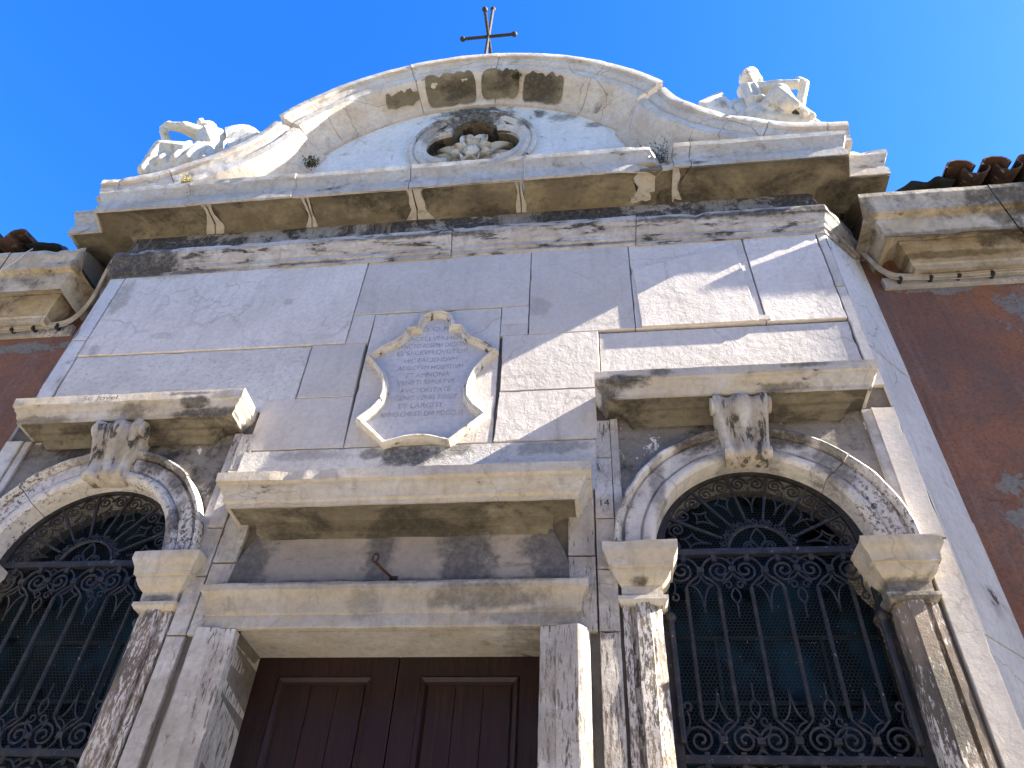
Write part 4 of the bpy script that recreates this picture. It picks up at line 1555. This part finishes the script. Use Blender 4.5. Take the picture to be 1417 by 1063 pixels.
# ------------------------------------------------------------------ side wings
def wing(s):
    t = thing('side_wing', 'dark red plastered wing with stone eaves on the right of the chapel' if s > 0 else 'brick red plastered wing with stone eaves on the left of the chapel', 'building')
    m = MB()
    xa, xb = (3.40, 14.0) if s > 0 else (-14.0, -3.40)
    m.box(xa, xb, .40, 6.0, 0, 7.36)
    wl_ = m.build('wall', M['plaster'], t)
    # thin courses under the eaves
    m = MB()
    q0, q1 = (3.66, 13.9) if s > 0 else (-13.9, -3.66)
    m.box(q0, q1, .362, .41, 6.735, 6.852)
    m.build('string_course', M['jamb'], t)
    xe = 4.02
    path = [(xe, .9), (xe, .38), (13.5, .38)] if s > 0 else [(-13.5, .38), (-xe, .38), (-xe, .9)]
    jt = (5.0, 6.4, 8) if s > 0 else (-8, -6.4, -4.75)
    m = MB()
    prof = [(0, 6.85), (.09, 6.80), (.13, 6.792), (.135, 6.84), (.148, 6.85), (.152, 6.91), (.165, 6.96), (.178, 7.03), (.18, 7.12), (0, 7.13)]
    m.sweep(prof, path, seed=30 + s, jit=.006, chip=.03, joints=jt)
    m.build('lower_moulding', M['wingcornice'], t, True)
    m = MB()
    prof = [(0, 7.15), (.19, 7.15), (.26, 7.10), (.33, 7.02), (.37, 6.955), (.385, 6.945), (.395, 6.99), (.408, 7.05), (.42, 7.09), (.422, 7.135), (.43, 7.15), (.485, 7.152), (.492, 7.2), (.508, 7.28), (.52, 7.30), (.522, 7.372), (0, 7.385)]
    m.sweep(prof, path, seed=33 + s, jit=.006, chip=.03, joints=jt)
    # end block cut down unseen behind its front lip to let sunlight pass over
    for q, v in enumerate(m.v):
        if abs(v[0]) < 3.85 and v[1] > -.085:
            m.v[q] = (v[0], v[1], min(v[2], 7.14 + .02 * noise.noise(Vector((v[1] * 9, v[0] * 9, 1)))))
    m.build('eaves_cornice', M['wingcornice'], t, True)
    # tiled roof: barrel tiles over channels, gently sloped
    sl = math.tan(R(17))
    pitch = .272
    rf = bpy.data.objects.new('roof', None)
    COL.objects.link(rf)
    rf.parent = t
    proto = []
    NA = 10
    for cover in (0, 1):
        m = MB()
        V, F = [], []
        r_ = .118 if cover else .112
        for (yy, rr) in ((0, r_), (.21, r_ * .92), (.42, r_ * .8)):
            zz = yy * sl + .022 - yy * .05
            for k in range(NA + 1):
                a = PI * k / NA
                for th in (0, .015):
                    q = rr - th + .004 * noise.noise(Vector((k, yy * 9, cover)))
                    V.append((q * math.cos(a), yy + .012 * noise.noise(Vector((k * .6, 3, cover))), zz + (q * math.sin(a) if cover else .05 - q * math.sin(a))))
        n = 2 * (NA + 1)
        for h in (0, 1):
            o_ = h * n
            for k in range(NA):
                a = 2 * k + o_
                F += [(a, a + 2, n + a + 2, n + a), (a + 1, n + a + 1, n + a + 3, a + 3)]
        for k in range(NA):
            a = 2 * k
            F += [(a, a + 1, a + 3, a + 2), (2 * n + a, 2 * n + a + 2, 2 * n + a + 3, 2 * n + a + 1)]
        m.add(V, F)
        proto.append(m.build('roof_tile', M['tile'], rf, True, 40))
    rnd = random.Random(5 + s)
    first = [True, True]
    for i in range(16):
        for cover in (0, 1):
            for row in range(3):
                if first[cover]:
                    o = proto[cover]
                    first[cover] = False
                else:
                    o = proto[cover].copy()
                    COL.objects.link(o)
                    o.parent = rf
                xx = 4.44 + i * pitch + (pitch / 2 if not cover else 0)
                yf = -.14 + row * .34 + rnd.uniform(-.03, .03) + (.03 if not cover else 0)
                o.location = (s * xx + rnd.uniform(-.012, .012), yf, 7.585 + (.085 if cover else .07) + rnd.uniform(-.012, .012) + (yf + .13) * sl)
                o.rotation_euler = (0, rnd.uniform(-.08, .08), rnd.uniform(-.05, .05))
    # bedding slab under the tiles
    m = MB()
    ya, yb2 = .03, 5.0
    xa, xb = (3.66, 13.6) if s > 0 else (-13.6, -3.66)
    V = [(xa, ya, 7.36), (xb, ya, 7.36), (xb, yb2, 7.36), (xa, yb2, 7.36)]
    V += [(x_, y_, 7.55 + (y_ - ya) * sl) for x_, y_, z_ in V]
    m.add(V, [(0, 1, 2, 3), (4, 5, 6, 7), (0, 1, 5, 4), (1, 2, 6, 5), (2, 3, 7, 6), (3, 0, 4, 7)])
    m.build('roof_bed', M['mortar'], t)
    # crumpled lead flashing next to the chapel
    m = MB()
    NX, NY = 22, 12
    V, F = [], []
    for th in (0, .006):
        for i in range(NX + 1):
            for j in range(NY + 1):
                u, v = i / NX, j / NY
                x_ = s * (3.76 + .66 * u)
                y_ = -.055 + .70 * v + .03 * noise.noise(Vector((u * 4, 2, s)))
                z_ = 7.45 + .34 * min(1, u / .4) * (.6 + .4 * v) + v * .12 + .05 * u * max(0, math.sin(u * 9 + s)) + .05 * noise.noise(Vector((u * 6 + s, v * 5, 3))) + (-.03 if j == 0 else 0)
                V.append((x_, y_, z_ + th))
    n1 = (NX + 1) * (NY + 1)
    for i in range(NX):
        for j in range(NY):
            a = i * (NY + 1) + j
            F += [(a, a + 1, a + NY + 2, a + NY + 1), (a + n1, a + NY + 1 + n1, a + NY + 2 + n1, a + 1 + n1)]
    m.add(V, F)
    m.build('flashing', M['lead'], t, True, 50)
    return t


wing(1)
wing(-1)


# ------------------------------------------------------------------ statues
def statue(name, label, caps, wings, loc):
    root = thing(name, label, 'statue', loc, 'angels reclining on the pediment')
    L = Vector(loc)
    mb = MB()
    for a, ra, b, rb in caps:
        mb.capsule(Vector(a) - L, ra, Vector(b) - L, rb)
    o = mb.build('body', M['statue'], root, True)
    md = o.modifiers.new('remesh', 'REMESH')
    md.mode = 'VOXEL'
    md.voxel_size = .010
    md.use_smooth_shade = True
    sm = o.modifiers.new('smooth', 'SMOOTH')
    sm.factor = .5
    sm.iterations = 2
    for wv in wings:
        mb = MB()
        pts_, th = wv
        V, F = [], []
        nc = len(pts_)
        # rows: leading edge point and trailing edge point, feathered
        for side in (0, 1):
            for (a, b) in pts_:
                a, b = Vector(a) - L, Vector(b) - L
                for k in range(9):
                    t_ = k / 8
                    p = a.lerp(b, t_)
                    bulge = th * (1 - (2 * t_ - 1) ** 2) + .012
                    V.append((p.x, p.y + (-bulge if side == 0 else bulge), p.z + .012 * math.sin(k * 3)))
        n1 = nc * 9
        for i in range(nc - 1):
            for k in range(8):
                a = i * 9 + k
                F += [(a, a + 1, a + 10, a + 9), (a + n1, a + 9 + n1, a + 10 + n1, a + 1 + n1)]
        rim = list(range(9)) + [i * 9 + 8 for i in range(1, nc)] + [(nc - 1) * 9 + k for k in range(7, -1, -1)] + [i * 9 for i in range(nc - 2, 0, -1)]
        for a, b in zip(rim, rim[1:] + rim[:1]):
            F.append((a, b, b + n1, a + n1))
        mb.add(V, F)
        mb.build('wing', M['statue'], root, True, 50)
    return root


Y = -.12
capsR = [
    ((3.0, Y, 9.745), .10, (2.975, Y - .02, 9.64), .088),       # head
    ((3.035, Y + .04, 9.80), .075, (3.07, Y + .04, 9.72), .065),   # hair
    ((2.955, Y + .03, 9.80), .06, (2.93, Y + .03, 9.70), .05),
    ((2.945, Y - .09, 9.70), .022, (2.94, Y - .105, 9.665), .024),  # nose
    ((2.955, Y - .07, 9.585), .04, (2.96, Y - .03, 9.60), .05),  # chin
    ((2.995, Y, 9.60), .058, (2.985, Y + .01, 9.44), .068),        # neck
    ((2.90, Y, 9.42), .085, (3.06, Y - .02, 9.38), .085),         # shoulders
    ((2.93, Y, 9.34), .115, (2.93, Y, 9.16), .105),               # chest
    ((2.93, Y, 9.16), .10, (2.92, Y, 8.94), .105),               # waist
    ((2.92, Y, 8.88), .13, (3.02, Y - .02, 8.82), .14),         # hips
    ((3.06, Y - .03, 9.36), .082, (3.20, Y - .10, 9.26), .066),  # near upper arm
    ((3.20, Y - .10, 9.26), .064, (3.35, Y - .13, 9.21), .048),  # near forearm
    ((3.35, Y - .13, 9.21), .042, (3.41, Y - .13, 9.24), .046),
    ((3.39, Y - .13, 9.265), .048, (3.45, Y - .12, 9.235), .036),  # hands joined
    ((3.43, Y - .1, 9.21), .05, (3.37, Y - .02, 9.03), .05),    # far forearm
    ((3.37, Y - .02, 9.03), .055, (3.33, Y + .05, 8.90), .065),
    ((3.04, Y - .08, 8.84), .12, (3.13, Y - .18, 8.93), .10),  # near thigh
    ((3.13, Y - .18, 8.93), .10, (3.17, Y - .18, 8.72), .085),   # knee down
    ((3.22, Y - .06, 8.90), .06, (3.36, Y - .03, 8.72), .06),   # drape
    ((3.30, Y, 8.86), .055, (3.43, Y + .02, 8.64), .06),
    ((3.25, Y + .05, 8.93), .045, (3.42, Y + .05, 8.76), .045),
    ((3.20, Y - .16, 8.86), .03, (3.31, Y - .14, 8.60), .035),
    ((3.26, Y - .12, 8.86), .028, (3.38, Y - .10, 8.60), .035),
    ((3.10, Y - .26, 8.87), .03, (3.22, Y - .23, 8.60), .035),
    ((2.97, Y - .10, 9.34), .026, (3.0, Y - .10, 8.98), .026),   # folds
    ((2.90, Y - .10, 9.35), .026, (2.90, Y - .10, 8.96), .026),
    ((2.85, Y - .08, 9.35), .024, (2.85, Y - .08, 8.96), .024),
    ((2.98, Y - .13, 9.00), .03, (2.86, Y - .11, 9.02), .03),
    ((2.92, Y, 8.75), .14, (3.3, Y, 8.58), .11),
]
wingR = [([((2.90, Y - .03, 9.15), (2.90, Y - .03, 8.80)), ((2.83, Y - .03, 9.19), (2.82, Y - .03, 8.78)), ((2.76, Y - .03, 9.19), (2.72, Y - .03, 8.75)), ((2.70, Y - .03, 9.17), (2.64, Y - .03, 8.74)), ((2.665, Y - .03, 9.28), (2.58, Y - .03, 8.74)), ((2.655, Y - .03, 9.37), (2.50, Y - .03, 8.78)), ((2.60, Y - .03, 9.35), (2.45, Y - .03, 8.85)), ((2.50, Y - .03, 9.28), (2.40, Y - .03, 8.95)), ((2.42, Y - .03, 9.20), (2.36, Y - .03, 9.05))], .03)]
statue('angel_statue', 'white marble angel leaning with arm outstretched on the right end of the pediment', capsR, wingR, (3.0, Y, 8.45))
capsL = [
    ((-3.035, Y, 9.60), .10, (-3.01, Y - .02, 9.55), .095),
    ((-3.075, Y - .08, 9.56), .06, (-3.09, Y - .08, 9.58), .05),
    ((-3.0, Y + .02, 9.55), .07, (-2.96, Y, 9.44), .085),
    ((-3.06, Y, 9.42), .095, (-2.86, Y, 9.38), .11),
    ((-2.93, Y, 9.33), .155, (-2.88, Y, 9.15), .155),
    ((-2.88, Y, 9.15), .15, (-2.90, Y, 8.92), .15),
    ((-2.92, Y, 8.88), .18, (-3.05, Y, 8.84), .17),
    ((-3.06, Y - .04, 9.42), .095, (-3.2, Y - .12, 9.43), .074),
    ((-3.2, Y - .12, 9.43), .07, (-3.37, Y - .14, 9.46), .05),
    ((-3.37, Y - .14, 9.46), .048, (-3.44, Y - .13, 9.505), .048),
    ((-3.42, Y - .13, 9.51), .05, (-3.49, Y - .12, 9.475), .036),
    ((-3.47, Y - .1, 9.43), .05, (-3.37, Y - .02, 9.22), .05),
    ((-3.37, Y - .02, 9.22), .055, (-3.29, Y + .03, 9.06), .065),
    ((-3.09, Y - .10, 9.64), .022, (-3.10, Y - .11, 9.60), .024),
    ((-3.05, Y - .08, 8.9), .15, (-3.28, Y - .15, 8.93), .095),
    ((-3.28, Y - .15, 8.92), .095, (-3.30, Y - .14, 8.72), .085),
    ((-3.30, Y - .14, 8.74), .08, (-3.33, Y - .14, 8.52), .06),
    ((-3.16, Y - .05, 8.95), .08, (-3.22, Y - .03, 8.66), .10),
    ((-2.82, Y - .06, 9.0), .075, (-2.75, Y - .10, 8.72), .06),
    ((-2.91, Y - .09, 9.01), .07, (-2.90, Y - .13, 8.7), .065),
    ((-3.02, Y - .10, 9.02), .07, (-3.04, Y - .14, 8.7), .065),
    ((-3.14, Y - .10, 9.0), .07, (-3.19, Y - .14, 8.68), .065),
    ((-2.94, Y - .14, 9.36), .03, (-2.80, Y - .13, 9.1), .03),
    ((-2.9, Y, 8.75), .18, (-3.25, Y, 8.6), .14),
    ((-2.76, Y + .03, 9.05), .06, (-2.58, Y + .05, 9.12), .05),
]
wingL = [([((-2.60, Y - .03, 9.20), (-2.62, Y - .03, 8.9)), ((-2.70, Y - .03, 9.40), (-2.58, Y - .03, 8.9)), ((-2.80, Y - .03, 9.52), (-2.54, Y - .03, 8.9)), ((-2.72, Y - .03, 9.56), (-2.48, Y - .03, 8.95)), ((-2.62, Y - .03, 9.57), (-2.42, Y - .03, 9.0)), ((-2.52, Y - .03, 9.53), (-2.36, Y - .03, 9.05)), ((-2.42, Y - .03, 9.44), (-2.30, Y - .03, 9.1)), ((-2.34, Y - .03, 9.34), (-2.28, Y - .03, 9.12))], .03)]
statue('angel_statue', 'white marble angel with joined hands on the left end of the pediment', capsL, wingL, (-3.0, Y, 8.45))

# ------------------------------------------------------------------ iron cross
cx_ = Vector((.03, .0, 11.76))
cross = thing('iron_cross', 'thin dark iron cross with ball tips on top of the pediment', 'cross', (.03, .0, 10.3))
b = cross.location
for nm, a, e in (('upright', (0, 0, -1.5), (0, 0, .92)), ('arm', (-.34, 0, 0), (.34, 0, 0)), ('arm', (0, -.34, 0), (0, .34, 0))):
    m = MB()
    m.tube([cx_ + Vector(a) - b, cx_ + Vector(e) - b], .021, 8)
    for p in ((e,) if nm == 'upright' else (a, e)):
        m.ball(cx_ + Vector(p) - b, .038, 10, 6)
    m.build(nm, M['darkiron'], cross, True)

# ------------------------------------------------------------------ hook, cables, rope, loose wires
m = MB()
m.tube([(-.005, .0, 3.885), (-.02, -.05, 3.885), (-.06, -.12, 3.90), (-.085, -.16, 3.915)], .009, 6)
m.tube([(-.085 + .018 * math.cos(t * .7), -.17, 3.935 + .028 * math.sin(t * .7)) for t in range(9)], .007, 6, closed=True)
m.box(-.03, .02, -.02, .0, 3.872, 3.90)
tag(m.build('iron_hook', M['rust']), 'small rusty iron hook sticking out above the door lintel', 'hook')


def cable(s, label):
    t = thing('electric_cable', label, 'cable', (0, 0, 0))
    m = MB()
    pts_ = [(3.56, .30, 7.15), (3.585, .28, 7.0), (3.63, .29, 6.89), (3.70, .31, 6.82), (3.85, .328, 6.795), (4.2, .33, 6.795), (5.0, .33, 6.805), (8.0, .33, 6.82), (13.0, .33, 6.83)]
    if s < 0:
        pts_ = [(3.28, .0, 7.30), (3.36, .08, 7.2), (3.46, .2, 7.05), (3.55, .27, 6.95), (3.65, .31, 6.85), (3.80, .328, 6.81), (4.2, .33, 6.80), (5.0, .33, 6.795), (8, .33, 6.78), (13, .33, 6.77)]
    P = smooth_curve([Vector(p) for p in pts_], 5) if False else pts_
    fine = []
    for a, b_ in zip(P[:-1], P[1:]):
        for k in range(4):
            fine.append(Vector(a).lerp(Vector(b_), k / 4))
    fine.append(Vector(P[-1]))
    for q in range(3):
        fine = [fine[0]] + [(fine[i - 1] + fine[i] * 2 + fine[i + 1]) / 4 for i in range(1, len(fine) - 1)] + [fine[-1]]
    fine = [Vector((s * p.x, p.y, p.z)) for p in fine]
    m.tube(fine, .018, 8)
    for k, (dz, dy) in enumerate(((.03, -.008), (-.025, .006), (.008, -.02))):
        m.tube([p + Vector((0, dy, dz + .006 * math.sin(i * .9 + k))) for i, p in enumerate(fine[(2 if s > 0 else 0):])], .007, 6)
    m.build('conduit', M['cable'], t, True)
    for x in (3.78, 4.02, 4.24, 4.5, 4.95, 5.4):
        q = MB()
        q.box(s * x - .012, s * x + .012, .305, .365, 6.765, 6.825)
        q.box(s * x - .022, s * x + .022, .34, .365, 6.825, 6.852)
        q.build('clip', M['black'], t)
    return t


cable(1, 'grey electric cables clipped under the eaves of the dark red right wing')
cable(-1, 'grey electric cables clipped under the eaves of the left wing and up the corner')
m = MB()
m.tube([(-4.10, -.12, 7.44), (-4.11, -.14, 7.36), (-4.14, -.15, 7.2), (-4.36, -.14, 6.88), (-4.76, -.12, 6.5), (-5.4, -.08, 5.95)], .006, 5)
tag(m.build('pale_cord', M['rope']), 'thin pale cord hanging from the eaves of the left wing', 'cord')
m = MB()
pts_ = [(2.29, .10, 4.66), (2.31, .10, 4.58), (2.35, .09, 4.52), (2.37, .09, 4.40), (2.34, .09, 4.30), (2.31, .09, 4.2), (2.36, .09, 4.05), (2.42, .1, 4.02)]
m.tube(pts_, .0019, 5)
m.tube([(2.30, .10, 4.64), (2.36, .09, 4.50), (2.41, .08, 4.36), (2.47, .08, 4.25), (2.62, .08, 4.10), (2.72, .07, 4.0), (2.78, .07, 3.86)], .0019, 5)
tag(m.build('loose_wire', M['rust']), 'thin loose wires dangling across the fanlight of the right window', 'wire')


# ------------------------------------------------------------------ weeds on the ledges
def weed(label, base, h, w_, n, seed, leaf='leaf', stalks=True):
    t = thing('wall_weed', label, 'weed', base)
    rnd = random.Random(seed)
    lv, st = MB(), MB()
    for i in range(n):
        d = Vector((rnd.gauss(0, w_), rnd.uniform(-.9, .3) * w_, abs(rnd.gauss(.5, .35)) * h))
        st.tube([(d.x * .2, d.y * .2, 0), d * .6, d], [.003, .0025, .0015], 4)
        for k in range(9):
            c_ = d * rnd.uniform(.35, 1.05) + Vector((rnd.gauss(0, .02), rnd.gauss(0, .02), rnd.gauss(0, .02)))
            a = Vector((rnd.gauss(0, 1), rnd.gauss(0, 1), rnd.gauss(.2, 1))).normalized()
            b_ = a.orthogonal().normalized()
            l, ww = rnd.uniform(.016, .034), rnd.uniform(.005, .010)
            lv.add([c_, c_ + a * l * .5 + b_ * ww, c_ + a * l, c_ + a * l * .5 - b_ * ww], [(0, 1, 2, 3)])
    lv.build('leaves', M[leaf], t, fixn=False)
    if stalks:
        st.build('stalks', M['dry'], t)
    return t


weed('dark bushy weed in the broken gap of the cornice', (1.90, -.16, 7.93), .36, .13, 70, 3)
weed('green weed tuft on the left foot of the curved pediment', (-1.60, -.10, 8.62), .16, .06, 26, 5)
weed('tiny weed tuft in the top crack of the pediment soffit', (.50, -.26, 9.92), .06, .03, 14, 6)
weed('yellowish lichen tuft at the foot of the left angel', (-2.66, -.33, 8.05), .08, .03, 16, 8, 'lichen')
